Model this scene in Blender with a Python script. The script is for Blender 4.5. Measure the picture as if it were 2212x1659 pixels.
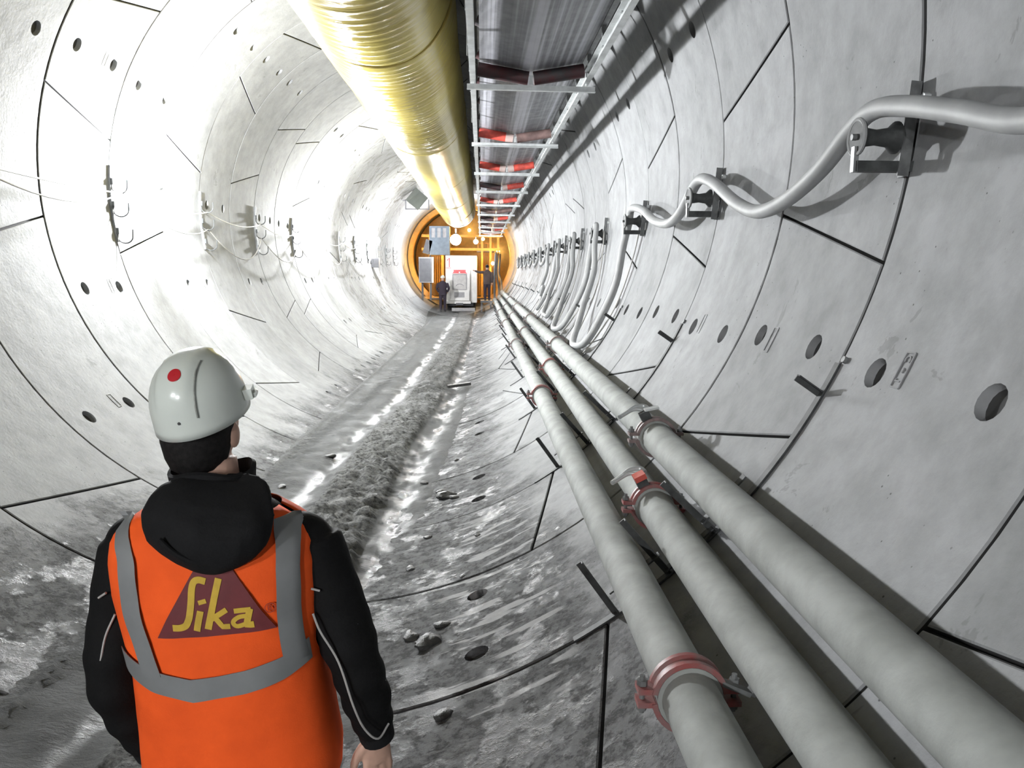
import bpy, bmesh, math, random
import numpy as np
from mathutils import Vector, Matrix, noise
from math import sin, cos, pi, radians as rad

random.seed(7)
for o in list(bpy.data.objects):
    bpy.data.objects.remove(o, do_unlink=True)
scene = bpy.context.scene
COL = scene.collection

# ------------------------------------------------------------------ camera, world, exposure
R = 3.05                      # inner radius of the tunnel; axis along +Y through x=0, z=0
CX, CZ = 1.12606, -0.87535    # camera position in the cross-section
Y0, W = 3.44497, 1.391715     # first ring joint in view and ring width
FPX = 1660.0
cam_d = bpy.data.cameras.new('camera')
cam = bpy.data.objects.new('camera', cam_d)
COL.objects.link(cam)
cam_d.sensor_fit = 'HORIZONTAL'
cam_d.sensor_width = 36.0
cam_d.lens = 36.0 * FPX / 2212.0
cam_d.clip_start = 0.05
cam_d.clip_end = 300
_ax = Vector(((1040.3 - 1106) / FPX, -(589.4 - 829.5) / FPX, -1)).normalized()   # tunnel axis in camera space
_up = Vector((0, 1, 0)); _up = (_up - _ax * _up.dot(_ax)).normalized()
_rt = _ax.cross(_up)
# rows: world X, Y, Z expressed in camera space
cam.matrix_world = Matrix.Translation((CX, 0, CZ)) @ Matrix((_rt, _ax, _up)).to_4x4()
scene.camera = cam

world = bpy.data.worlds.new('world')
scene.world = world
world.use_nodes = True
world.node_tree.nodes['Background'].inputs[0].default_value = (0.5, 0.52, 0.55, 1)
world.node_tree.nodes['Background'].inputs[1].default_value = 0.02
vs = scene.view_settings
vs.view_transform = 'Standard'
vs.look = 'None'
vs.gamma = 1.0
vs.use_curve_mapping = False
vs.exposure = 0.0
LAMP_W = 2150.0               # radiant power of one tunnel lamp


# ------------------------------------------------------------------ materials
def new_mat(name):
    m = bpy.data.materials.new(name)
    m.use_nodes = True
    nt = m.node_tree
    return m, nt, nt.nodes['Principled BSDF']


def N(nt, typ, **kw):
    n = nt.nodes.new(typ)
    for k, v in kw.items():
        setattr(n, k, v)
    return n


def L(nt, a, b):
    nt.links.new(a, b)


def ramp(nt, fac, stops):
    r = N(nt, 'ShaderNodeValToRGB')
    e = r.color_ramp.elements
    while len(e) > 1:
        e.remove(e[-1])
    e[0].position, e[0].color = stops[0][0], stops[0][1]
    for p, c in stops[1:]:
        x = e.new(p)
        x.color = c
    L(nt, fac, r.inputs[0])
    return r.outputs[0]


def g(v, a=1):
    return (v, v, v, a)


def mathn(nt, op, a, b=None, clamp=False):
    n = N(nt, 'ShaderNodeMath', operation=op, use_clamp=clamp)
    for i, v in enumerate((a, b)):
        if v is None:
            continue
        if isinstance(v, (int, float)):
            n.inputs[i].default_value = v
        else:
            L(nt, v, n.inputs[i])
    return n.outputs[0]


def mixc(nt, fac, a, b):
    n = N(nt, 'ShaderNodeMix', data_type='RGBA')
    for sock, v in ((n.inputs[0], fac), (n.inputs[6], a), (n.inputs[7], b)):
        if hasattr(v, 'is_linked') or hasattr(v, 'node'):
            L(nt, v, sock)
        else:
            sock.default_value = v
    return n.outputs[2]


def noise_tex(nt, vec, scale, detail=4, rough=0.55, dist=0.0):
    n = N(nt, 'ShaderNodeTexNoise')
    n.inputs['Scale'].default_value = scale
    n.inputs['Detail'].default_value = detail
    n.inputs['Roughness'].default_value = rough
    n.inputs['Distortion'].default_value = dist
    if vec is not None:
        L(nt, vec, n.inputs['Vector'])
    return n.outputs[0]


def maprange(nt, v, a, b, c=0.0, d=1.0):
    n = N(nt, 'ShaderNodeMapRange', interpolation_type='SMOOTHSTEP')
    L(nt, v, n.inputs[0])
    for i, x in enumerate((a, b, c, d)):
        n.inputs[i + 1].default_value = x
    return n.outputs[0]


def bump(nt, bsdf, h, strength, dist):
    b = N(nt, 'ShaderNodeBump')
    b.inputs['Strength'].default_value = strength
    b.inputs['Distance'].default_value = dist
    L(nt, h, b.inputs['Height'])
    L(nt, b.outputs[0], bsdf.inputs['Normal'])


def plain(name, col, rough=0.6, metal=0.0, var=0.12, scale=6.0, bmp=0.0, spec=None, noise_col=None):
    m, nt, b = new_mat(name)
    tc = N(nt, 'ShaderNodeTexCoord')
    n = noise_tex(nt, tc.outputs['Object'], scale, 5)
    c2 = noise_col or tuple(max(0, c * (1 - var)) for c in col)
    c1 = tuple(min(1, c * (1 + var)) for c in col)
    L(nt, ramp(nt, n, [(0.35, (*c2, 1)), (0.65, (*c1, 1))]), b.inputs['Base Color'])
    b.inputs['Roughness'].default_value = rough
    b.inputs['Metallic'].default_value = metal
    if spec is not None:
        b.inputs['Specular IOR Level'].default_value = spec
    if bmp:
        bump(nt, b, noise_tex(nt, tc.outputs['Object'], scale * 6, 3), 0.5, bmp)
    return m


def emit(name, col, strength):
    m, nt, b = new_mat(name)
    b.inputs['Base Color'].default_value = (0.8, 0.8, 0.8, 1)
    b.inputs['Emission Color'].default_value = (*col, 1)
    b.inputs['Emission Strength'].default_value = strength
    return m


def concrete_mat():
    m, nt, b = new_mat('precast_concrete')
    geo = N(nt, 'ShaderNodeNewGeometry')
    pos = geo.outputs['Position']
    oi = N(nt, 'ShaderNodeObjectInfo')
    sep = N(nt, 'ShaderNodeSeparateXYZ')
    L(nt, pos, sep.inputs[0])
    # streaks run around the ring: squeeze the noise along the circumference
    n1 = noise_tex(nt, pos, 0.9, 6, 0.6)
    n2 = noise_tex(nt, pos, 5.0, 6, 0.65)
    n3 = noise_tex(nt, pos, 34.0, 4, 0.6)
    base = ramp(nt, n1, [(0.3, (0.235, 0.239, 0.243, 1)), (0.7, (0.315, 0.32, 0.326, 1))])
    fine = ramp(nt, n2, [(0.32, g(0.80)), (0.62, g(1.04))])
    mul = N(nt, 'ShaderNodeMix', data_type='RGBA', blend_type='MULTIPLY')
    mul.inputs[0].default_value = 1.0
    L(nt, base, mul.inputs[6]); L(nt, fine, mul.inputs[7])
    tone = maprange(nt, oi.outputs['Random'], 0, 1, 0.90, 1.06)
    sc = N(nt, 'ShaderNodeVectorMath', operation='SCALE')
    L(nt, mul.outputs[2], sc.inputs[0]); L(nt, tone, sc.inputs['Scale'])
    col = sc.outputs[0]
    # blowholes
    vor = N(nt, 'ShaderNodeTexVoronoi')
    vor.inputs['Scale'].default_value = 17.0
    L(nt, pos, vor.inputs['Vector'])
    pit = maprange(nt, vor.outputs['Distance'], 0.10, 0.04)
    pitmask = maprange(nt, noise_tex(nt, pos, 1.6, 3), 0.50, 0.60)
    pit = mathn(nt, 'MULTIPLY', pit, pitmask)
    col = mixc(nt, pit, col, g(0.09))
    # darker leaked grout patches
    patch = maprange(nt, noise_tex(nt, pos, 2.3, 5, 0.7, 0.6), 0.645, 0.67)
    col = mixc(nt, mathn(nt, 'MULTIPLY', patch, 0.45), col, g(0.14))
    # dirt thrown up from the invert, reaching higher near the walked end and on the spoil side
    yy = maprange(nt, sep.outputs[1], 1.0, 9.0, 0.42, 0.0)
    lvl = mathn(nt, 'SUBTRACT', sep.outputs[2], yy)
    nz = noise_tex(nt, pos, 2.2, 6, 0.7)
    lvl = mathn(nt, 'ADD', lvl, mathn(nt, 'MULTIPLY', mathn(nt, 'SUBTRACT', nz, 0.5), -0.75))
    dirt = maprange(nt, lvl, -2.62, -2.96)
    speck = maprange(nt, noise_tex(nt, pos, 14.0, 6, 0.75), 0.44, 0.60)
    dirt = mathn(nt, 'MULTIPLY', dirt, mathn(nt, 'ADD', mathn(nt, 'MULTIPLY', speck, 0.36), 0.58))
    far = maprange(nt, sep.outputs[1], 18.0, 24.0)
    blotch = maprange(nt, noise_tex(nt, pos, 1.9, 7, 0.75, 0.8), 0.50, 0.60)  # dirty stains and grazing-light shade of bolt pockets, both as colour
    midz = maprange(nt, sep.outputs[1], 38.0, 32.0)
    stain_shade = mathn(nt, 'MULTIPLY', mathn(nt, 'MULTIPLY', far, blotch), mathn(nt, 'MULTIPLY', midz, 0.75))
    col = mixc(nt, stain_shade, col, (0.095, 0.083, 0.078, 1))
    col = mixc(nt, dirt, col, (0.05, 0.05, 0.05, 1))
    # pale scrapes where the dirt has been rubbed off, drawn out across the invert
    mp = N(nt, 'ShaderNodeMapping')
    mp.inputs['Rotation'].default_value = (0, 0, rad(-14))
    mp.inputs['Scale'].default_value = (1.5, 6.5, 1.0)
    L(nt, pos, mp.inputs['Vector'])
    scr = maprange(nt, noise_tex(nt, mp.outputs[0], 1.5, 4, 0.5), 0.55, 0.60)
    sx = mathn(nt, 'MULTIPLY', maprange(nt, sep.outputs[0], 0.78, 0.95), maprange(nt, sep.outputs[0], 1.65, 1.45))
    sy = mathn(nt, 'MULTIPLY', maprange(nt, sep.outputs[1], 2.9, 3.3), maprange(nt, sep.outputs[1], 6.6, 5.4))
    sz = maprange(nt, sep.outputs[2], -1.5, -1.9)
    scr = mathn(nt, 'MULTIPLY', mathn(nt, 'MULTIPLY', scr, sz), mathn(nt, 'MULTIPLY', sx, sy))
    col = mixc(nt, mathn(nt, 'MULTIPLY', scr, 0.85), col, g(0.40))
    L(nt, col, b.inputs['Base Color'])
    wet = maprange(nt, noise_tex(nt, pos, 3.1, 5, 0.7), 0.50, 0.60)
    wet = mathn(nt, 'MULTIPLY', wet, maprange(nt, dirt, 0.45, 0.8))
    rgh = mathn(nt, 'SUBTRACT', 0.76, mathn(nt, 'MULTIPLY', wet, 0.48))
    L(nt, rgh, b.inputs['Roughness'])
    L(nt, mathn(nt, 'ADD', maprange(nt, dirt, 0.0, 0.5, 0.28, 0.05), mathn(nt, 'MULTIPLY', wet, 0.30)), b.inputs['Specular IOR Level'])
    h = mathn(nt, 'ADD', mathn(nt, 'MULTIPLY', n3, 0.4), n2)
    h = mathn(nt, 'SUBTRACT', h, mathn(nt, 'MULTIPLY', pit, 0.8))
    h = mathn(nt, 'ADD', h, mathn(nt, 'MULTIPLY', mathn(nt, 'MULTIPLY', speck, dirt), 2.0))
    h = mathn(nt, 'ADD', h, mathn(nt, 'MULTIPLY', mathn(nt, 'MULTIPLY', noise_tex(nt, pos, 48.0, 5, 0.7), dirt), 2.2))
    bump(nt, b, h, 0.40, 0.013)
    return m


def mud_mat():
    m, nt, b = new_mat('wet_mud')
    geo = N(nt, 'ShaderNodeNewGeometry')
    pos = geo.outputs['Position']
    at = N(nt, 'ShaderNodeAttribute')
    at.attribute_name = 'ridge'
    rd = at.outputs['Fac']
    n1 = noise_tex(nt, pos, 3.0, 7, 0.65)
    n2 = noise_tex(nt, pos, 24.0, 5, 0.7)
    wet = ramp(nt, n1, [(0.3, (0.05, 0.051, 0.051, 1)), (0.7, (0.12, 0.122, 0.122, 1))])
    dry = ramp(nt, n2, [(0.36, (0.03, 0.03, 0.029, 1)), (0.60, (0.17, 0.172, 0.169, 1))])
    L(nt, mixc(nt, rd, wet, dry), b.inputs['Base Color'])
    a2 = N(nt, 'ShaderNodeAttribute')
    a2.attribute_name = 'rut'
    rut = a2.outputs['Fac']
    w = maprange(nt, n1, 0.35, 0.62, 0.55, 0.78)
    L(nt, mathn(nt, 'SUBTRACT', w, mathn(nt, 'MULTIPLY', rut, 0.44), True), b.inputs['Roughness'])
    L(nt, maprange(nt, rut, 0.35, 1.0, 0.08, 0.5), b.inputs['Specular IOR Level'])
    mp = N(nt, 'ShaderNodeMapping')
    mp.inputs['Scale'].default_value = (1.0, 2.2, 1.0)
    L(nt, pos, mp.inputs['Vector'])
    n3 = noise_tex(nt, mp.outputs[0], 19.0, 6, 0.72)
    bump(nt, b, n3, 0.75, 0.03)
    return m


def duct_mat():
    m, nt, b = new_mat('yellow_duct_fabric')
    tc = N(nt, 'ShaderNodeTexCoord')
    mp = N(nt, 'ShaderNodeMapping')
    mp.inputs['Scale'].default_value = (0.7, 14.0, 0.7)
    L(nt, tc.outputs['Object'], mp.inputs['Vector'])
    w = noise_tex(nt, mp.outputs[0], 1.6, 5, 0.6)
    n = noise_tex(nt, tc.outputs['Object'], 0.8, 4)
    c = ramp(nt, n, [(0.3, (0.40, 0.315, 0.075, 1)), (0.7, (0.54, 0.445, 0.115, 1))])
    dk = maprange(nt, w, 0.58, 0.72)
    c = mixc(nt, mathn(nt, 'MULTIPLY', dk, 0.35), c, (0.34, 0.27, 0.10, 1))
    L(nt, c, b.inputs['Base Color'])
    b.inputs['Roughness'].default_value = 0.33
    b.inputs['Specular IOR Level'].default_value = 0.5
    bump(nt, b, w, 0.6, 0.02)
    return m


def belt_mat():
    m, nt, b = new_mat('rubber_belt')
    tc = N(nt, 'ShaderNodeTexCoord')
    mp = N(nt, 'ShaderNodeMapping')
    mp.inputs['Scale'].default_value = (9.0, 0.06, 1.0)
    L(nt, tc.outputs['Object'], mp.inputs['Vector'])
    s = noise_tex(nt, mp.outputs[0], 1.3, 4, 0.6)
    n = noise_tex(nt, tc.outputs['Object'], 8, 4)
    c = ramp(nt, s, [(0.36, (0.12, 0.12, 0.13, 1)), (0.5, (0.20, 0.20, 0.215, 1)), (0.62, (0.48, 0.48, 0.525, 1))])
    L(nt, c, b.inputs['Base Color'])
    L(nt, maprange(nt, n, 0.3, 0.7, 0.35, 0.55), b.inputs['Roughness'])
    return m


def fabric(name, col, scale=160.0, rough=0.85, fold=0.012):
    m, nt, b = new_mat(name)
    tc = N(nt, 'ShaderNodeTexCoord')
    w = noise_tex(nt, tc.outputs['Object'], scale, 2)
    f = noise_tex(nt, tc.outputs['Object'], 7.0, 3, 0.5)
    L(nt, ramp(nt, f, [(0.3, (*[c * 0.82 for c in col], 1)), (0.7, (*[min(1, c * 1.08) for c in col], 1))]), b.inputs['Base Color'])
    b.inputs['Roughness'].default_value = rough
    b.inputs['Specular IOR Level'].default_value = 0.2
    h = mathn(nt, 'ADD', mathn(nt, 'MULTIPLY', w, 0.08), f)
    bump(nt, b, h, 0.5, fold)
    return m


M = {}
M['concrete'] = concrete_mat()
M['grout'] = plain('dark_grout', (0.055, 0.055, 0.055), 0.9)
M['backshell'] = plain('far_concrete', (0.5, 0.5, 0.5), 0.8)
M['hole'] = plain('bolt_hole_grout', (0.40, 0.40, 0.39), 0.85, scale=30)
M['mud'] = mud_mat()
M['clod'] = plain('mud_clod', (0.03, 0.03, 0.029), 0.45, var=0.4, scale=25, bmp=0.01)
M['duct'] = duct_mat()
M['ductband'] = plain('duct_band', (0.50, 0.40, 0.13), 0.5)
M['belt'] = belt_mat()
M['galv'] = plain('galvanised_steel', (0.56, 0.58, 0.58), 0.42, 0.35, 0.15, 8)
M['galv_dark'] = plain('dull_galvanised_steel', (0.30, 0.31, 0.31), 0.5, 0.5, 0.2, 8)
M['steel'] = plain('dark_steel', (0.055, 0.058, 0.058), 0.62, 0.0, 0.3, 14, spec=0.25)
M['steel_mid'] = plain('grey_steel', (0.14, 0.145, 0.145), 0.55, 0.1, 0.3, 14)
M['red_roller'] = plain('red_roller_paint', (0.62, 0.085, 0.06), 0.5, 0.0, 0.25, 7, noise_col=(0.36, 0.06, 0.05))
M['brown_roller'] = plain('worn_roller', (0.20, 0.13, 0.12), 0.55, 0.0, 0.3, 7)
M['black_roller'] = plain('dirty_roller', (0.045, 0.043, 0.045), 0.6, 0.0, 0.3, 7, noise_col=(0.10, 0.03, 0.035))
M['roller_end'] = plain('pale_roller_end', (0.55, 0.42, 0.39), 0.6)
M['pipe'] = plain('dusty_grey_pipe', (0.29, 0.303, 0.29), 0.78, 0.0, 0.12, 6.0, 0.003, noise_col=(0.235, 0.246, 0.235))
M['clamp_red'] = plain('worn_red_clamp', (0.22, 0.055, 0.052), 0.5, 0.0, 0.3, 18, noise_col=(0.22, 0.13, 0.125))
M['clamp_grey'] = plain('rusty_grey_clamp', (0.20, 0.15, 0.145), 0.5, 0.1, 0.25, 18)
M['red_block'] = plain('red_block', (0.50, 0.08, 0.06), 0.4)
M['cable'] = plain('grey_cable', (0.30, 0.306, 0.306), 0.6, 0.0, 0.1, 5)
M['wire'] = plain('pale_wire', (0.72, 0.71, 0.66), 0.6)
M['wire_dark'] = plain('grey_wire', (0.38, 0.37, 0.35), 0.6)
M['lamp'] = emit('lamp_glass', (1.0, 0.985, 0.94), 10.0)
M['lampbody'] = plain('lamp_housing', (0.6, 0.6, 0.6), 0.5)
M['flood'] = emit('flood_glass', (0.93, 0.97, 1.0), 800.0)
M['head'] = emit('headlight_glass', (1.0, 0.93, 0.90), 60.0)
M['tail'] = emit('red_marker_glass', (1.0, 0.06, 0.10), 9.0)
M['sodium'] = emit('sodium_glass', (1.0, 0.55, 0.12), 700.0)
M['orange_lit_paint'] = plain('orange_lit_gantry_paint', (0.85, 0.47, 0.10), 0.5)  # gantry paint; on bulkhead and bars it holds the orange lamplight
M['machine_dark'] = plain('machine_dark_paint', (0.10, 0.10, 0.11), 0.5)
M['machine_grey'] = plain('machine_grey_paint', (0.34, 0.33, 0.34), 0.5)
M['vehicle'] = plain('white_vehicle_paint', (0.78, 0.76, 0.74), 0.4, 0, 0.06)
M['vehicle_red'] = plain('red_vehicle_paint', (0.70, 0.08, 0.09), 0.4)
M['glass'] = plain('vehicle_glass', (0.55, 0.53, 0.52), 0.15, 0, 0.1)
M['tyre'] = plain('tyre_rubber', (0.05, 0.05, 0.05), 0.8)
M['skin'] = plain('skin', (0.55, 0.34, 0.26), 0.55, 0, 0.08, 20)
M['hair'] = plain('black_hair', (0.010, 0.009, 0.009), 0.65, 0, 0.4, 90, 0.003, spec=0.2)
M['jacket'] = fabric('black_jacket', (0.0045, 0.0045, 0.005), rough=0.8, fold=0.02)
M['hood'] = fabric('black_hood', (0.010, 0.010, 0.011), rough=0.85, fold=0.02)
M['vest'] = fabric('orange_vest', (0.98, 0.115, 0.018), 300, 0.8, 0.01)
M['band'] = plain('reflective_tape', (0.215, 0.222, 0.228), 0.55, 0.15, 0.08, 9)
M['logo'] = plain('maroon_print', (0.13, 0.018, 0.022), 0.7, 0, 0.1, 30)
M['logo_y'] = plain('yellow_print', (0.55, 0.36, 0.035), 0.7, 0, 0.1, 30)
M['logo_r'] = plain('brown_print', (0.42, 0.05, 0.02), 0.7)
M['piping'] = plain('reflective_piping', (0.36, 0.35, 0.34), 0.5)
M['trousers'] = fabric('black_trousers', (0.012, 0.012, 0.016))
M['boot'] = plain('boot_leather', (0.03, 0.028, 0.026), 0.6)
M['hardhat'] = plain('white_hard_hat', (0.66, 0.70, 0.66), 0.22, 0, 0.04, 6)
M['hatline'] = plain('dark_groove', (0.26, 0.27, 0.25), 0.6, 0, 0.3, 40)
M['sticker'] = plain('red_sticker', (0.50, 0.015, 0.025), 0.4)
M['far_cloth'] = fabric('dark_blue_workwear', (0.045, 0.036, 0.05))
M['far_cloth2'] = fabric('brown_workwear', (0.10, 0.075, 0.07))


# ------------------------------------------------------------------ mesh helpers
class MB:
    def __init__(self):
        self.v = []
        self.f = []

    def add(self, vs_, fs):
        n = len(self.v)
        self.v += [tuple(p) for p in vs_]
        self.f += [tuple(i + n for i in f) for f in fs]
        return self

    def box(self, c, s, rot=None):
        hx, hy, hz = s[0] / 2, s[1] / 2, s[2] / 2
        ps = [Vector((x, y, z)) for z in (-hz, hz) for y in (-hy, hy) for x in (-hx, hx)]
        if rot is not None:
            ps = [rot @ p for p in ps]
        c = Vector(c)
        self.add([p + c for p in ps], [(0, 2, 3, 1), (4, 5, 7, 6), (0, 1, 5, 4), (2, 6, 7, 3), (0, 4, 6, 2), (1, 3, 7, 5)])
        return self

    def beam(self, p0, p1, w, h, up=(0, 0, 1)):
        p0, p1 = Vector(p0), Vector(p1)
        d = (p1 - p0)
        ln = d.length
        d.normalize()
        u = Vector(up)
        u = (u - d * u.dot(d))
        if u.length < 1e-4:
            u = Vector((1, 0, 0)) - d * d.x
        u.normalize()
        s = d.cross(u)
        self.box((p0 + p1) / 2, (w, ln, h), Matrix((s, d, u)).transposed())
        return self

    def tube(self, pts, r, n=10, caps=True, closed=False):
        pts = [Vector(p) for p in pts]
        k = len(pts)
        rr = r if isinstance(r, (list, tuple)) else [r] * k
        rings = []
        prev = None
        for i, p in enumerate(pts):
            if closed:
                t = pts[(i + 1) % k] - pts[i - 1]
            else:
                t = pts[min(i + 1, k - 1)] - pts[max(i - 1, 0)]
            t.normalize()
            if prev is None:
                a = Vector((0, 0, 1)) if abs(t.z) < 0.9 else Vector((1, 0, 0))
                u = (a - t * a.dot(t)).normalized()
            else:
                u = (prev - t * prev.dot(t)).normalized()
            prev = u
            w = t.cross(u)
            rings.append([p + (u * cos(2 * pi * j / n) + w * sin(2 * pi * j / n)) * rr[i] for j in range(n)])
        vs_ = [q for rg in rings for q in rg]
        fs = []
        m = k if closed else k - 1
        for i in range(m):
            a, b = i * n, ((i + 1) % k) * n
            for j in range(n):
                j2 = (j + 1) % n
                fs.append((a + j, a + j2, b + j2, b + j))
        if caps and not closed:
            fs.append(tuple(range(n - 1, -1, -1)))
            fs.append(tuple((k - 1) * n + j for j in range(n)))
        return self.add(vs_, fs)

    def cyl(self, p0, p1, r, n=16, r1=None):
        return self.tube([p0, p1], [r, r if r1 is None else r1], n)

    def loft(self, rings, cap0=True, cap1=True):
        n = len(rings[0])
        vs_ = [q for rg in rings for q in rg]
        fs = []
        for i in range(len(rings) - 1):
            a, b = i * n, (i + 1) * n
            for j in range(n):
                j2 = (j + 1) % n
                fs.append((a + j, a + j2, b + j2, b + j))
        if cap0:
            fs.append(tuple(range(n - 1, -1, -1)))
        if cap1:
            fs.append(tuple((len(rings) - 1) * n + j for j in range(n)))
        return self.add(vs_, fs)

    def ellipsoid(self, c, s, nu=20, nv=12, rot=None, fn=None):
        c = Vector(c)
        rings = []
        for i in range(nv + 1):
            ph = -pi / 2 + pi * i / nv
            ph = max(-pi / 2 + 0.02, min(pi / 2 - 0.02, ph))
            rg = []
            for j in range(nu):
                a = 2 * pi * j / nu
                p = Vector((s[0] * cos(ph) * cos(a), s[1] * cos(ph) * sin(a), s[2] * sin(ph)))
                if fn:
                    p = fn(p)
                if rot is not None:
                    p = rot @ p
                rg.append(p + c)
            rings.append(rg)
        return self.loft(rings)

    def mesh(self, name, smooth=40):
        me = bpy.data.meshes.new(name)
        me.from_pydata(self.v, [], self.f)
        me.update()
        if smooth:
            me.shade_smooth()
            me.set_sharp_from_angle(angle=rad(smooth))
        return me

    def build(self, name, mat, parent=None, smooth=40):
        me = self.mesh(name, smooth)
        me.materials.append(M[mat] if isinstance(mat, str) else mat)
        return link(name, me, parent)


def link(name, me, parent=None):
    o = bpy.data.objects.new(name, me)
    COL.objects.link(o)
    if parent is not None:
        o.parent = parent
        # every builder works in world space: undo the parent's placement
        o.matrix_parent_inverse = parent_matrix(parent).inverted()
    return o


def parent_matrix(o):
    m = o.matrix_basis.copy()
    while o.parent is not None:
        m = o.parent.matrix_basis @ o.matrix_parent_inverse @ m if False else o.matrix_parent_inverse @ m
        m = o.parent.matrix_basis @ m
        o = o.parent
    return m


def thing(name, label, cat, loc=(0, 0, 0), group=None):
    o = bpy.data.objects.new(name, None)
    COL.objects.link(o)
    o.empty_display_size = 0.1
    o.location = loc
    return tag(o, label, cat, group)


def tag(o, label, cat, group=None, kind=None):
    o['label'] = label
    o['category'] = cat
    if group:
        o['group'] = group
    if kind:
        o['kind'] = kind
    return o


def copy_tree(o, loc, label=None, parent=None):
    c = o.copy()
    COL.objects.link(c)
    if parent is not None:
        c.parent = parent
    else:
        c.location = loc
        if label:
            c['label'] = label
    for ch in o.children:
        copy_tree(ch, None, None, c)
    return c


ORD = ['first', 'second', 'third', 'fourth', 'fifth', 'sixth', 'seventh', 'eighth', 'ninth', 'tenth', 'eleventh', 'twelfth', 'thirteenth', 'fourteenth', 'fifteenth']


def pol(theta, y, r=R):
    t = rad(theta)
    return Vector((r * sin(t), y, -r * cos(t)))


def ringy(k):
    return Y0 + W * k


def catmull(pts, sub=8):
    pts = [Vector(p) for p in pts]
    P = [pts[0] * 2 - pts[1]] + pts + [pts[-1] * 2 - pts[-2]]
    out = []
    for i in range(1, len(P) - 2):
        a, b, c, d = P[i - 1], P[i], P[i + 1], P[i + 2]
        for s in range(sub):
            t = s / sub
            out.append(0.5 * ((2 * b) + (c - a) * t + (2 * a - 5 * b + 4 * c - d) * t * t + (3 * b - a - 3 * c + d) * t ** 3))
    out.append(pts[-1])
    return out


def remesh(mb, voxel, name, mat, parent, smooth_iter=4, shade=True):
    """union the lofts in mb into one continuous skin"""
    me = mb.mesh(name + '_raw', 0)
    o = bpy.data.objects.new(name + '_raw', me)
    COL.objects.link(o)
    r = o.modifiers.new('r', 'REMESH')
    r.mode = 'VOXEL'
    r.voxel_size = voxel
    if smooth_iter:
        s = o.modifiers.new('s', 'SMOOTH')
        s.factor = 0.5
        s.iterations = smooth_iter
    dg = bpy.context.evaluated_depsgraph_get()
    me2 = bpy.data.meshes.new_from_object(o.evaluated_get(dg))
    bpy.data.objects.remove(o, do_unlink=True)
    me2.name = name
    me2.materials.clear()
    me2.materials.append(M[mat] if isinstance(mat, str) else mat)
    if shade:
        me2.shade_smooth()
    return link(name, me2, parent)


# ================================================================== THE TUNNEL LINING
RING0, RING1 = -7, 39
YB0, YB1 = -14.0, ringy(RING1)
mb = MB()
nth = 72
ys = [YB0, ringy(RING0), 10, 25, 40, YB1]
mb.loft([[pol(360 * j / nth, y, R + 0.045) for j in range(nth)] for y in ys], cap0=True, cap1=True)
wall = mb.build('wall_tunnel', 'grout', None, 60)
wall['kind'] = 'structure'
wall['label'] = 'round concrete segment lining of the tunnel'

GAP = 0.0085
CH = 0.006
HOLE_R = 0.068
BLK = 0.10


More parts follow.
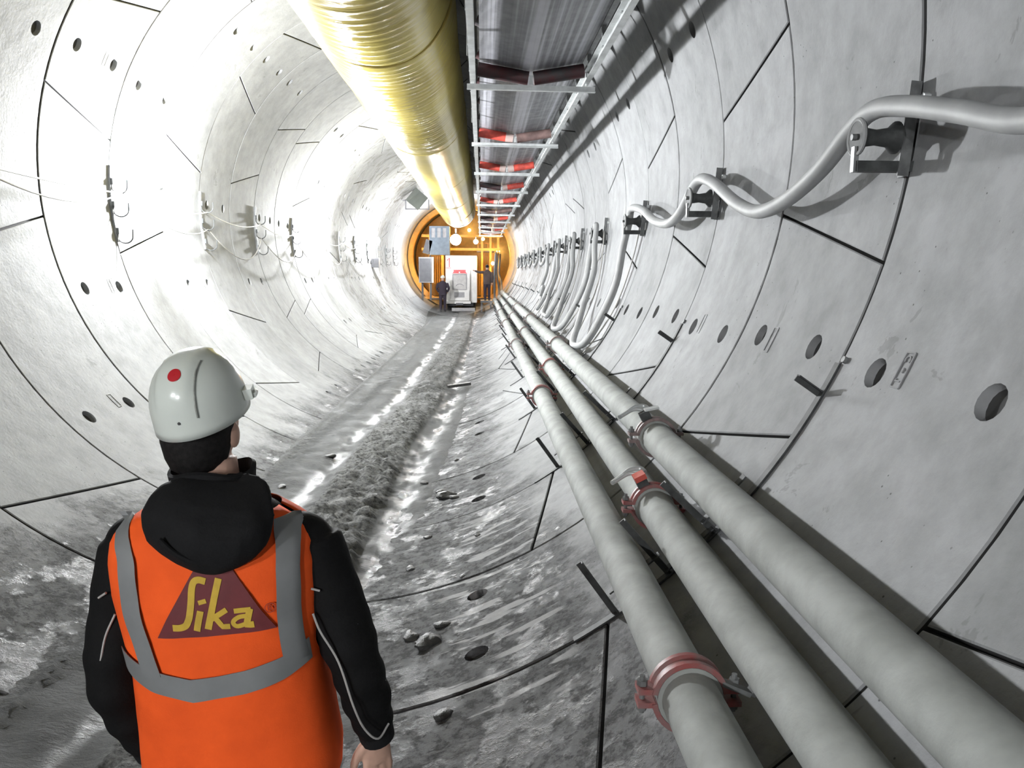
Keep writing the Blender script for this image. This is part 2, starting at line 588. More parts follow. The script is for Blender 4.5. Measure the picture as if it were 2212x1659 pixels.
def segment_mesh(tl, sl, tr, sr, tc, name):
    """one precast segment: angles relative to the key; sl, sr = +-1 slant of the two radial joints"""
    me_v, me_f, me_m, sm = [], [], [], []

    def addv(ps):
        n = len(me_v)
        me_v.extend(tuple(p) for p in ps)
        return n

    def edge(v, inset):
        a = tl + sl * 3.0 * (2 * v - 1) + math.degrees((GAP + inset) / R)
        b = tr + sr * 3.0 * (2 * v - 1) - math.degrees((GAP + inset) / R)
        return a, b
    gv = (GAP + CH) / W
    hb = BLK / W
    ht = math.degrees(BLK / R)
    vlines = [gv, 0.24 - hb, 0.24 + hb, 0.505, 0.77 - hb, 0.77 + hb, 1 - gv]
    nside = max(2, int(round(((tr - tl) / 2 - ht) / 2.6)))
    grid = []
    for v in vlines:
        a, b = edge(v, CH)
        th = [a + (tc - ht - a) * i / nside for i in range(nside + 1)] + [tc + ht * q for q in (-0.41421, 0.0, 0.41421)] + [tc + ht + (b - tc - ht) * i / nside for i in range(nside + 1)]
        grid.append(addv([pol(t, v * W) for t in th]))
    nc = 2 * nside + 5
    for r_ in range(len(vlines) - 1):
        for c in range(nc - 1):
            if nside <= c <= nside + 3 and r_ in (1, 4):
                continue
            me_f.append((grid[r_] + c, grid[r_] + c + 1, grid[r_ + 1] + c + 1, grid[r_ + 1] + c))
            me_m.append(0); sm.append(True)
    for vc in (0.24, 0.77):
        sq, ci, ci2, ci3 = [], [], [], []
        for k in range(16):
            a = 2 * pi * k / 16 + pi / 4
            cx_, cy_ = cos(a), sin(a)
            m_ = max(abs(cx_), abs(cy_))
            sq.append(pol(tc + ht * cx_ / m_, (vc + hb * cy_ / m_) * W))
            def cp(rr, rad_):
                return pol(tc + math.degrees(rr * cx_ / R), vc * W + rr * cy_, rad_)
            ci.append(cp(HOLE_R, R)); ci2.append(cp(HOLE_R, R)); ci3.append(cp(HOLE_R * 0.93, R + 0.075))
        a0, a1, a2, a3 = addv(sq), addv(ci), addv(ci2), addv(ci3)
        for k in range(16):
            k2 = (k + 1) % 16
            me_f.append((a0 + k, a0 + k2, a1 + k2, a1 + k)); me_m.append(0); sm.append(True)
            me_f.append((a2 + k, a2 + k2, a3 + k2, a3 + k)); me_m.append(0); sm.append(True)
        a4 = addv(ci3)
        me_f.append(tuple(a4 + k for k in range(16))); me_m.append(1); sm.append(False)
    # chamfer and sides: outline at surface inset, outline at chamfer, outline deep
    def outline(inset, rr, off):
        pts = []
        v0, v1 = (GAP + inset) / W, 1 - (GAP + inset) / W
        n = 2 * nside + 2
        for i in range(n):
            a, b = edge(v0, inset)
            pts.append(pol(a + (b - a) * i / (n - 1), v0 * W, rr))
        for i in range(1, 6):
            v = v0 + (v1 - v0) * i / 6
            pts.append(pol(edge(v, inset)[1], v * W, rr))
        for i in range(n):
            a, b = edge(v1, inset)
            pts.append(pol(b + (a - b) * i / (n - 1), v1 * W, rr))
        for i in range(1, 6):
            v = v1 + (v0 - v1) * i / 6
            pts.append(pol(edge(v, inset)[0], v * W, rr))
        return pts
    o1, o2 = outline(CH, R, 0), outline(0, R + CH, 0)
    o3 = outline(0, R + 0.06, 0)
    k = len(o1)
    b1, b2, b2b, b3 = addv(o1), addv(o2), addv(o2), addv(o3)
    for i in range(k):
        j = (i + 1) % k
        me_f.append((b1 + j, b1 + i, b2 + i, b2 + j)); me_m.append(0); sm.append(False)
        me_f.append((b2b + j, b2b + i, b3 + i, b3 + j)); me_m.append(2); sm.append(False)
    me = bpy.data.meshes.new(name)
    me.from_pydata(me_v, [], me_f)
    me.update()
    me.materials.append(M['concrete']); me.materials.append(M['hole']); me.materials.append(M['grout'])
    me.polygons.foreach_set('material_index', me_m)
    me.polygons.foreach_set('use_smooth', sm)
    # face winding: make normals point to the tunnel axis
    bm = bmesh.new(); bm.from_mesh(me)
    for f in bm.faces:
        c = f.calc_center_median()
        if me_m[f.index] != 2 and f.normal.x * c.x + f.normal.z * c.z > 0.02 * c.length:
            f.normal_flip()
    bm.to_mesh(me); bm.free()
    return me


K = 11.25
SEG = [  # (left joint, slant, right joint, slant, hole angle) relative to the key
    (-K, -1, K, 1, 0.0), (K, 1, K + 67.5, 1, 45.0), (K + 67.5, 1, K + 135, 1, 112.5), (K + 135, 1, 360 - K - 135, -1, 180.0),
    (-K - 135, -1, -K - 67.5, -1, -112.5), (-K - 67.5, -1, -K, -1, -45.0)]
SEGM = [segment_mesh(*s, 'concrete_segment') for s in SEG]
EVEN, ODD = 66.15, -114.8
KEY = {5: 177.7, 6: -137.3, 7: 42.7, 8: 20.2}
seg_of = {}
for k in range(RING0, RING1):
    kc = KEY.get(k)
    if kc is None:
        kc = (EVEN if k % 2 == 0 else ODD) if k < 9 else -2.3 + 22.5 * random.randrange(16) + 0.35
    lip = random.uniform(-0.003, 0.003)
    for i in range(6):
        o = bpy.data.objects.new('concrete_segment', SEGM[i])
        COL.objects.link(o)
        o.parent = wall
        s = 1.0 + (lip + random.uniform(-0.0022, 0.0022)) / R
        o.scale = (s, 1, s)
        o.location = (0, ringy(k), 0)
        o.rotation_euler = (0, rad(-kc), 0)
        seg_of[(k, i)] = (o, kc)


# shallow moulded stamp frames beside the second hole, lettered where the photograph lets one read them
def stroke2d(mb_, pts, w, f):
    """flat ribbon with thickness through f(x, y, lift) -> point"""
    pts = [Vector((p[0], p[1], 0)) for p in pts]
    n = len(pts)
    lo, hi = [], []
    for i, p in enumerate(pts):
        t = (pts[min(i + 1, n - 1)] - pts[max(i - 1, 0)]).normalized()
        nn = Vector((-t.y, t.x, 0)) * (w / 2)
        lo.append(p - nn); hi.append(p + nn)
    vs_ = []
    for lift in (0, 1):
        for q in lo + hi:
            vs_.append(f(q.x, q.y, lift))
    fs = []
    for i in range(n - 1):
        fs.append((2 * n + i, 2 * n + i + 1, 3 * n + i + 1, 3 * n + i))
        fs.append((i, i + 1, 2 * n + i + 1, 2 * n + i))
        fs.append((n + i + 1, n + i, 3 * n + i, 3 * n + i + 1))
    fs.append((0, 2 * n, 3 * n, n)); fs.append((n - 1, 2 * n - 1, 4 * n - 1, 3 * n - 1))
    mb_.add(vs_, fs)


def arcp(cx, cy, rx, ry, a0, a1, n=10):
    return [(cx + rx * cos(rad(a0 + (a1 - a0) * i / n)), cy + ry * sin(rad(a0 + (a1 - a0) * i / n))) for i in range(n + 1)]


GLYPH = {'C': [arcp(0.5, 0.5, 0.42, 0.48, 50, 310)], '-': [[(0.2, 0.5), (0.8, 0.5)]], '1': [[(0.3, 0.8), (0.55, 1.0), (0.55, 0.0)]]}
for (k, ang, txt, flip) in [(-1, 65.9, 'C-1', 0), (0, 65.9, '', 0), (1, 65.9, '', 0), (3, -70.1, 'C-1', 0), (3, -115, '', 0),
                            (4, -115, '', 0), (2, -47.6, '', 0), (5, -70.1, '', 0)]:
    v = 0.635
    yc = ringy(k) + v * W
    own = min((seg_of[(k, i)] for i in range(6)), key=lambda s: abs(((ang - s[1] - SEG[[seg_of[(k, j)][0] for j in range(6)].index(s[0])][4] + 180) % 360) - 180))[0]
    sgn = 1 if ang > 0 else -1

    def fmap(x, y, lift, yc=yc, ang=ang, sgn=sgn):
        # x runs down the wall, y runs along the tunnel
        return pol(ang + math.degrees(-sgn * x / R), yc + sgn * y, R - 0.005 * lift + 0.001)
    mb = MB()
    hx, hy = 0.075, 0.03
    for a, b in (((-hx, -hy), (hx, -hy)), ((hx, -hy), (hx, hy)), ((hx, hy), (-hx, hy)), ((-hx, hy), (-hx, -hy))):
        stroke2d(mb, [a, b], 0.007, fmap)
    for i, ch in enumerate(txt):
        for st in GLYPH[ch]:
            stroke2d(mb, [(-0.062 + 0.045 * i + p[0] * 0.036, -0.018 + p[1] * 0.036) for p in st], 0.006, fmap)
    me = mb.mesh('moulded_stamp', 0)
    me.materials.append(M['concrete'])
    o = bpy.data.objects.new('moulded_stamp', me)
    COL.objects.link(o)
    o.parent = own
    o.matrix_parent_inverse = (Matrix.Translation(own.location) @ own.rotation_euler.to_matrix().to_4x4() @ Matrix.Diagonal((*own.scale, 1))).inverted()

# ================================================================== THE MUDDY INVERT
def interp(x, xs, ys_):
    return float(np.interp(x, xs, ys_))


gx0, gx1, gy0, gy1 = -1.45, 1.30, -8.0, 52.0
nx = 92
ylist = []
y = gy0
while y < gy1:
    ylist.append(y)
    y += 0.035 if -0.5 < y < 14 else (0.07 if y < 26 else 0.25)
ylist.append(gy1)
verts, ridge, rutv = [], [], []
for y in ylist:
    xc = interp(y, [-8, 2, 6.7, 9.4, 11.7, 22.8, 40], [-0.25, -0.2, -0.07, -0.02, 0.16, 0.37, 0.42])
    hw = interp(y, [-8, 6, 12, 23, 40], [0.34, 0.31, 0.30, 0.33, 0.36])
    base = interp(y, [-8, 4, 7, 11, 30, 37, 52], [-2.965, -2.955, -2.935, -2.895, -2.885, -2.73, -2.66])
    tilt = interp(y, [-8, 5, 8, 12, 20], [-0.11, -0.10, -0.06, -0.03, -0.02])
    amp = interp(y, [-8, 3, 8, 10, 14, 24], [1.5, 1.5, 1.3, 0.9, 0.55, 0.3])
    for i in range(nx + 1):
        x = gx0 + (gx1 - gx0) * i / nx
        z = base + tilt * x
        d = (x - xc) / hw
        rr = max(0.0, 1 - d ** 6) if abs(d) < 1 else 0.0
        n1 = noise.fractal(Vector((x * 2.2, y * 1.3, 0.3)), 1.0, 2.0, 4)
        n2 = noise.fractal(Vector((x * 7.0, y * 5.0, 1.7)), 1.0, 2.1, 4)
        n3 = noise.noise(Vector((x * 22.0, y * 16.0, 4.1)))
        n4 = abs(noise.noise(Vector((x * 5.0 + 0.6 * n2, y * 9.0, 7.7))))
        z += rr * (0.036 + 0.026 * n1) * (0.75 + 0.25 * amp) + rr * amp * (0.026 * n2 + 0.010 * n3 + 0.05 * n4 - 0.012)
        # wet ruts on both sides of the ridge
        rt_v = 0.0
        for rc, rw, dep in ((xc - hw - 0.12, 0.10, 0.030), (xc + hw + 0.15, 0.15, 0.05)):
            e_ = math.exp(-((x - rc) / rw) ** 2)
            z -= dep * e_
            rt_v = max(rt_v, e_)
        rutv.append(rt_v * max(0.0, min(1.0, 0.62 + 1.5 * noise.noise(Vector((x * 6, y * 1.7, 3.3))) + 0.8 * noise.noise(Vector((x * 17, y * 6, 9.3))))))
        z += max(amp, 0.7) * (0.012 * n2 + 0.005 * n3) + 0.006 * n1
        # tyre lug marks left of the left-hand rut
        t = (x - (xc - 0.86)) / 0.13
        if abs(t) < 1 and y < 20:
            z += 0.010 * (1 - t * t) * (1 if sin(y * 2 * pi / 0.085 + 3 * abs(t)) > 0 else -0.6)
        # drag line left by the wheel flange
        z += 0.018 * math.exp(-((x - (-1.0 + 0.02 * noise.noise(Vector((0, y, 0))))) / 0.025) ** 2)
        verts.append((x, y, z))
        ridge.append(min(1.0, rr * 1.4 + (0.25 if abs(x - xc) > 0.9 else 0.0)))
faces = []
for r_ in range(len(ylist) - 1):
    for c in range(nx):
        a = r_ * (nx + 1) + c
        faces.append((a, a + 1, a + nx + 2, a + nx + 1))
me = bpy.data.meshes.new('floor')
me.from_pydata(verts, [], faces)
me.update()
me.shade_smooth()
att = me.attributes.new('ridge', 'FLOAT', 'POINT')
att.data.foreach_set('value', ridge)
att = me.attributes.new('rut', 'FLOAT', 'POINT')
att.data.foreach_set('value', rutv)
me.materials.append(M['mud'])
floor = link('floor', me)
floor['kind'] = 'structure'
floor['label'] = 'wet grey mud with wheel ruts along the tunnel invert'
FV = np.array(verts).reshape(len(ylist), nx + 1, 3)


def ground(x, y):
    """height of whatever one would stand on at x, y"""
    r_ = int(np.clip(np.searchsorted(ylist, y), 0, len(ylist) - 1))
    c = int(np.clip(round((x - gx0) / (gx1 - gx0) * nx), 0, nx))
    zc = -math.sqrt(max(0.0, R * R - x * x))
    if gx0 <= x <= gx1:
        return max(zc, float(FV[r_, c, 2]))
    return zc

# ================================================================== VENTILATION DUCT
DX, DZ, DR = 0.028, 2.024, 0.805
duct = thing('ventilation_duct', 'large yellow fabric ventilation duct hung under the tunnel crown', 'duct', (DX, -8, DZ))
mb = MB()
n = 64
rings = []
y = -8.0
while y < 36.0:
    rg = []
    for j in range(n):
        a = 2 * pi * j / n
        s = 0.010 * sin(y * 2 * pi / 0.155 + 0.6 * sin(3 * a)) * max(0, 0.55 + 0.9 * noise.noise(Vector((y * 0.45, a, 2)))) if y < 14 else 0.0
        s += 0.018 * noise.noise(Vector((1.3 * cos(a), y * 0.7, 1.3 * sin(a))))
        s += 0.006 * noise.noise(Vector((3 * cos(a), y * 6, 3 * sin(a))))
        s += -0.02 * math.exp(-(((y + 0.6) % 6.0 - 3.0) / 0.05) ** 2)
        rr = DR + s
        rg.append((DX + rr * sin(a), y, DZ - rr * cos(a) * 1.0))
    rings.append(rg)
    y += 0.045 if y < 14 else 0.25
mb.loft(rings, False, False)
mb.build('duct_skin', 'duct', duct, 0).data.shade_smooth()
for yb in [-3.6 + 6 * i for i in range(7)]:
    mb = MB()
    mb.tube([(DX + (DR - 0.006) * sin(a), yb + 0.02 * sin(3 * a), DZ - (DR - 0.006) * cos(a)) for a in [2 * pi * j / 48 for j in range(48)]], 0.014, 6, closed=True)
    mb.build('joint_band', 'ductband', duct)
mb = MB()
rr = [(36.0, DR), (36.05, DR + 0.012), (36.6, DR + 0.012), (38.2, DR * 0.72), (39.0, DR * 0.72)]
mb.loft([[(DX + q * sin(2 * pi * j / 32), yy, DZ - q * cos(2 * pi * j / 32)) for j in range(32)] for yy, q in rr], False, False)
mb.build('end_sleeve', 'galv', duct)

# ================================================================== BELT CONVEYOR
conv = thing('belt_conveyor', 'overhead belt conveyor in a pale steel frame with red return rollers', 'conveyor', (1.6, 0.5, 0.95))
XL, XR = 0.989, 2.229
XM = (XL + XR) / 2
sup = [7.85 + 3.674 * (i - 4) for i in range(0, 14)]


def cz(y):
    return 0.950 + 0.0125 * (max(-7, min(y, 18)) - 7.85)


yA, yB = sup[0] - 1.0, sup[-1] + 0.8
ends = [yA] + sup + [yB]
for side, x in (('l', XL + 0.03), ('r', XR - 0.05)):
    s = 1 if side == 'l' else -1
    for a, b in zip(ends[:-1], ends[1:]):
        mb = MB()
        a_, b_ = a + 0.004, b - 0.004
        z0, z1 = cz(a), cz(b)
        mb.beam((x, a_, z0 + 0.075), (x, b_, z1 + 0.075), 0.008, 0.11)
        mb.beam((x + s * 0.024, a_, z0 + 0.022), (x + s * 0.024, b_, z1 + 0.022), 0.05, 0.007)
        mb.beam((x + s * 0.024, a_, z0 + 0.128), (x + s * 0.024, b_, z1 + 0.128), 0.05, 0.007)
        mb.build('stringer', 'galv', conv)
    for a, b in zip(ends[:-1], ends[1:]):
        mb = MB()
        mb.beam((x, a, cz(a) + 0.34), (x, b, cz(b) + 0.34), 0.05, 0.10)
        mb.build('upper_stringer', 'galv_dark', conv)
    for a, b in zip(sup[:-1], sup[1:]):
        for f in (0.0, 0.25, 0.5, 0.75):
            yy = a + (b - a) * f
            mb = MB()
            mb.beam((x, yy, cz(yy) + 0.12), (x, yy, cz(yy) + 0.30), 0.035, 0.045, (0, 1, 0))
            mb.build('post', 'galv_dark', conv)
for i, ys_ in enumerate(sup):
    z = cz(ys_)
    mb = MB()
    # cross channel, open side to the camera: web and two lips
    mb.beam((XL - 0.005, ys_, z - 0.01), (XR + 0.005, ys_, z - 0.025), 0.075, 0.007)
    mb.beam((XL - 0.005, ys_ - 0.04, z - 0.035), (XR + 0.005, ys_ - 0.04, z - 0.05), 0.007, 0.055)
    mb.beam((XL - 0.005, ys_ + 0.04, z - 0.025), (XR + 0.005, ys_ + 0.04, z - 0.04), 0.007, 0.035)
    mb.beam((XL - 0.005, ys_ - 0.06, z - 0.062), (XR + 0.005, ys_ - 0.06, z - 0.077), 0.045, 0.006)
    mb.build('cross_channel', 'galv', conv)
    kind = {4: 'black_roller', 5: 'red_roller', 6: 'red_roller'}.get(i, random.choice(['red_roller', 'brown_roller', 'black_roller']))
    kind_r = {4: 'black_roller', 5: 'brown_roller', 6: 'red_roller', 7: 'red_roller'}.get(i, random.choice(['red_roller', 'brown_roller']))
    if i == 7:
        kind = 'black_roller'
    for s, km in ((-1, kind), (1, kind_r)):
        xe = XM + s * (XR - XM - 0.10)
        pe, pc = Vector((xe, ys_ + 0.03, z + 0.145)), Vector((XM + s * 0.025, ys_ + 0.03, z + 0.065))
        d = (pe - pc)
        ro = MB().cyl(pc + d * 0.22, pe, 0.066, 20).build('roller', km, conv)
        MB().cyl(pc, pc + d * 0.22, 0.0655, 20).build('roller_end', 'roller_end' if km == 'red_roller' else km, ro)
        MB().beam(pe + Vector((s * 0.03, 0, 0.01)), (xe + s * 0.03, ys_ + 0.03, z), 0.012, 0.05, (0, 1, 0)).build('roller_bracket', 'galv', conv)
    mb = MB()
    mb.beam((XM, ys_ - 0.02, z + 0.0), (XM, ys_ - 0.02, z + 0.07), 0.03, 0.012, (0, 1, 0))
    mb.beam((XM - 0.06, ys_ - 0.02, z + 0.075), (XM + 0.06, ys_ - 0.02, z + 0.075), 0.012, 0.012)
    mb.build('centre_bracket', 'galv', conv)
    # carrying idlers above and hanger chains to the crown
    for f in (0, 0.333, 0.667):
        yy = ys_ + f * 3.674
        if yy > yB:
            continue
        zz = cz(yy) + 0.42
        mb = MB()
        for p, q in (((XL + 0.09, zz + 0.17), (XL + 0.40, zz + 0.03)), ((XL + 0.42, zz + 0.02), (XR - 0.42, zz + 0.02)), ((XR - 0.40, zz + 0.03), (XR - 0.09, zz + 0.17))):
            mb.cyl((p[0], yy, p[1]), (q[0], yy, q[1]), 0.05, 12)
        mb.build('carrying_roller', 'black_roller', conv)
    for x in (XL + 0.0, XR - 0.0):
        zt = math.sqrt(R * R - x * x) - 0.01
        ch = MB().tube([(x, ys_ + 0.15, z + 0.3), (x, ys_ + 0.15, zt)], 0.012, 6)
        ch.build('hanger_rod', 'steel_mid', conv)


def belt(name, prof):
    mb_ = MB()
    rings_ = []
    for yy in np.arange(yA, yB, 0.6):
        up_ = [(x, yy, cz(yy) + z) for x, z in prof]
        dn = [(x, yy, cz(yy) + z + 0.012) for x, z in reversed(prof)]
        rings_.append(up_ + dn)
    mb_.loft(rings_)
    return mb_.build(name, 'belt', conv)


bw = 0.505
belt('return_belt', [(XM - bw, 0.222), (XM - 0.25, 0.172), (XM, 0.138), (XM + 0.25, 0.172), (XM + bw, 0.222)])
belt('carrying_belt', [(XM - 0.53, 0.66), (XM - 0.24, 0.50), (XM + 0.24, 0.50), (XM + 0.53, 0.66)])

# ================================================================== THREE PIPELINES ON THE RIGHT WALL
PIPE_R = 0.0925
PIPES = {'low': (26.4, 1.478, 2.26), 'mid': (36.8, 1.515, 3.90), 'top': (47.1, 1.438, 4.53)}
PLAB = {'low': 'dusty grey steel pipe length in the lowest of the three wall pipelines',
        'mid': 'dusty grey steel pipe length in the middle of the three wall pipelines',
        'top': 'dusty grey steel pipe length in the highest of the three wall pipelines'}
PPOS = {}
for key, (ang, s, yj) in PIPES.items():
    PPOS[key] = (CX + s * sin(rad(ang)), CZ - s * cos(rad(ang)))


def pipe_mesh(length):
    mb_ = MB()
    rings_ = []
    nn = 28
    prof = [(0.0, 0.0), (0.004, 0.012), (0.03, 0.012), (0.035, 0.0)]
    yy = [(p, q) for p, q in prof] + [(length * t, 0.0) for t in (0.1, 0.25, 0.4, 0.5, 0.6, 0.75, 0.9)] + [(length - p, q) for p, q in reversed(prof)]
    for y_, e in yy:
        rings_.append([((PIPE_R + e) * cos(2 * pi * j / nn), y_, (PIPE_R + e) * sin(2 * pi * j / nn)) for j in range(nn)])
    mb_.loft(rings_)
    me_ = mb_.mesh('steel_pipe', 35)
    me_.materials.append(M['pipe'])
    return me_


pm = pipe_mesh(5.99)


def clamp_parts(x, z, y, parent, body, detail):
    """hinged coupling clamp around a pipe joint: two half shells, hinge lugs, toggle lever"""
    for s in (0, 1):
        mb_ = MB()
        rings_ = []
        a0, a1 = (8, 172) if s == 0 else (188, 352)
        for i in range(15):
            a = rad(a0 + (a1 - a0) * i / 14)
            prof = [(PIPE_R + 0.013, -0.035), (PIPE_R + 0.030, -0.035), (PIPE_R + 0.030, -0.018), (PIPE_R + 0.022, -0.008),
                    (PIPE_R + 0.022, 0.008), (PIPE_R + 0.030, 0.018), (PIPE_R + 0.030, 0.035), (PIPE_R + 0.013, 0.035)]
            rings_.append([(x + q * cos(a), y + t, z + q * sin(a)) for q, t in prof])
        mb_.loft(rings_)
        mb_.build('half_shell', body, parent, 30)
    for sx in (-1, 1):
        mb_ = MB()
        for dz in (-0.022, 0.022):
            mb_.box((x + sx * (PIPE_R + 0.045), y, z + dz), (0.055, 0.06, 0.018))
        mb_.build('hinge_lug', body, parent)
        mb_ = MB().cyl((x + sx * (PIPE_R + 0.055), y, z - 0.06), (x + sx * (PIPE_R + 0.055), y, z + 0.065), 0.009, 8)
        mb_.cyl((x + sx * (PIPE_R + 0.055), y, z + 0.033), (x + sx * (PIPE_R + 0.055), y, z + 0.05), 0.017, 6)
        mb_.cyl((x + sx * (PIPE_R + 0.055), y, z - 0.05), (x + sx * (PIPE_R + 0.055), y, z - 0.033), 0.017, 6)
        mb_.build('bolt', 'steel_mid', parent)
    if detail:
        nrm = Vector((-0.45, 0, 0.89))
        c = Vector((x, y, z))
        mb_ = MB()
        mb_.box(c + nrm * (PIPE_R + 0.05) + Vector((0, 0.01, 0)), (0.06, 0.05, 0.06), Matrix.Rotation(-0.47, 3, 'Y'))
        mb_.build('toggle_post', 'steel', parent)
        if detail == 2:
            mb_ = MB().box(c + nrm * (PIPE_R + 0.088) + Vector((0.0, -0.01, 0)), (0.062, 0.085, 0.028), Matrix.Rotation(-0.47, 3, 'Y'))
            mb_.build('red_handle_block', 'red_block', parent)
        else:
            mb_ = MB().box(c + nrm * (PIPE_R + 0.088) + Vector((0.05, -0.005, 0.015)), (0.085, 0.06, 0.012), Matrix.Rotation(-0.2, 3, 'Y'))
            mb_.build('handle_plate', 'galv', parent)
        p = c + nrm * (PIPE_R + 0.085)
        mb_ = MB()
        mb_.tube(catmull([p + Vector((0.05, 0.09, 0.0)), p + Vector((0.03, 0.12, 0.012)), p + Vector((-0.03, 0.11, 0.008)), p + Vector((-0.09, 0.06, -0.02)), p + Vector((-0.14, 0.02, -0.04))], 4),
                 [0.013] * 17, 8)
        mb_.tube(catmull([p + Vector((0.0, 0.04, 0.0)), p + Vector((-0.05, 0.05, 0.0)), p + Vector((-0.13, 0.015, -0.035))], 4), [0.011] * 9, 8)
        mb_.build('toggle_lever', 'galv', parent)


for key, (ang, s, yj) in PIPES.items():
    x, z = PPOS[key]
    for i in range(-2, 7):
        ys_ = yj + 6.0 * i
        if ys_ > 36 or ys_ + 6 < -6:
            continue
        o = bpy.data.objects.new('steel_pipe', pm)
        COL.objects.link(o)
        o.location = (x, ys_ + 0.005, z)
        o.rotation_euler = (0, random.uniform(0, 6.28), 0)
        rw = {'low': 'lowest', 'mid': 'middle', 'top': 'highest'}[key]
        cw = {'low': 'red clamp with bent lugs', 'mid': 'clamp with red block', 'top': 'clamp with steel plate'}[key]
        tag(o, {-1: 'grey pipe in the %s row ending at the %s' % (rw, cw), 0: 'grey pipe in the %s row starting at the %s' % (rw, cw)}.get(i, 'grey pipe in the %s row reaching far into the tunnel' % rw if i > 0 else 'grey pipe in the %s row well before the first clamp' % rw), 'pipe', 'pipe lengths of the %s pipeline' % {'low': 'lowest', 'mid': 'middle', 'top': 'highest'}[key])
        if ys_ > 30.5 or ys_ < -5:
            continue
        near = (i == 0)
        lab = {('low', True): 'worn red coupling clamp on the lowest pipe with bare bent lugs',
               ('mid', True): 'dark red coupling clamp with a bright red block on the middle pipe',
               ('top', True): 'rusty grey coupling clamp with a steel toggle plate on the highest pipe'}.get(
                   (key, near), 'coupling clamp at a far joint of the %s pipeline' % {'low': 'lowest', 'mid': 'middle', 'top': 'highest'}[key])
        red = near or i == 1 and key != 'top'
        t = thing('pipe_clamp', lab, 'clamp', (x, ys_, z), None if near else 'far clamps of the %s pipeline' % {'low': 'lowest', 'mid': 'middle', 'top': 'highest'}[key])
        body = 'clamp_red' if (key != 'top' and i in (0, 1)) else 'clamp_grey'
        clamp_parts(x, z, ys_, t, body, {('low', True): 0, ('mid', True): 2, ('top', True): 1}.get((key, near), 0))
        if near and key == 'low':
            mb = MB()
            mb.beam((x + 0.10, ys_ - 0.02, z + 0.05), (x + 0.19, ys_ - 0.03, z + 0.015), 0.03, 0.016)
            mb.beam((x + 0.19, ys_ - 0.03, z + 0.01), (x + 0.215, ys_ - 0.02, z + 0.05), 0.03, 0.016)
            mb.build('bent_strap', 'steel_mid', t)

# ---- comb brackets that carry the pipes, on every second ring joint
for k in range(-2, 26, 2):
    y = ringy(k)
    near = {0: 'with its tall peg bent over beside the round bolt hole', 2: 'second along'}.get(k)
    t = thing('pipe_bracket', 'dark strap bracket with pegs holding the pipes, %s' % ('one before the C-1 wall stamp' if k < 0 else ORD[k // 2] + ' beyond the C-1 wall stamp'), 'bracket', pol(50, y), 'pipe brackets on the right wall')
    mb = MB()
    th = list(np.arange(31, 66.8, 1.8))
    rings = []
    for a in th:
        rings.append([pol(a, y + dy, r_) for dy, r_ in ((-0.022, R - 0.012), (0.022, R - 0.012), (0.022, R - 0.003), (-0.022, R - 0.003))])
    mb.loft(rings)
    mb.build('strap', 'steel', t, 20)
    for a, r0, bent in ((35.7, 2.735, 0), (41.7, 2.697, 0), (47.2, 2.697, 0), (62.4, 2.905, 1)):
        mb = MB()
        p1 = pol(a, y, R - 0.01)
        p0 = pol(a + (0.3 if bent else 0), y, r0)
        tang = pol(a + 90, 0, 1)
        mb.beam(p0, p1, 0.034, 0.006, tang)
        mb.beam(p0 + Vector((0, 0.014, 0)) - tang * 0.014, p1 + Vector((0, 0.014, 0)) - tang * 0.014, 0.006, 0.03, tang)
        mb.build('peg', 'steel', t)
    for a0, a1, rr_ in ((36.0, 41.5, 2.713), (41.9, 47.0, 2.8), (47.4, 52.0, 2.74)):
        c = {36.0: 'low', 41.9: 'mid', 47.4: 'top'}[a0]
        x, z = PPOS[c]
        d = Vector((x, 0, z)).normalized()
        q = Vector((x, y, z)) + d * (PIPE_R + 0.008)
        tang = Vector((d.z, 0, -d.x))
        mb = MB()
        mb.beam(q - tang * 0.15, q + tang * 0.15, 0.045, 0.008, d)
        mb.beam(q, Vector((d.x * (R - 0.006), y, d.z * (R - 0.006))), 0.035, 0.02, tang)
        mb.build('saddle_plate', 'steel', t)
    MB().cyl(pol(65.6, y - 0.045, R - 0.018), pol(65.6, y - 0.045, R), 0.016, 8).build('anchor_bolt', 'steel_mid', t)

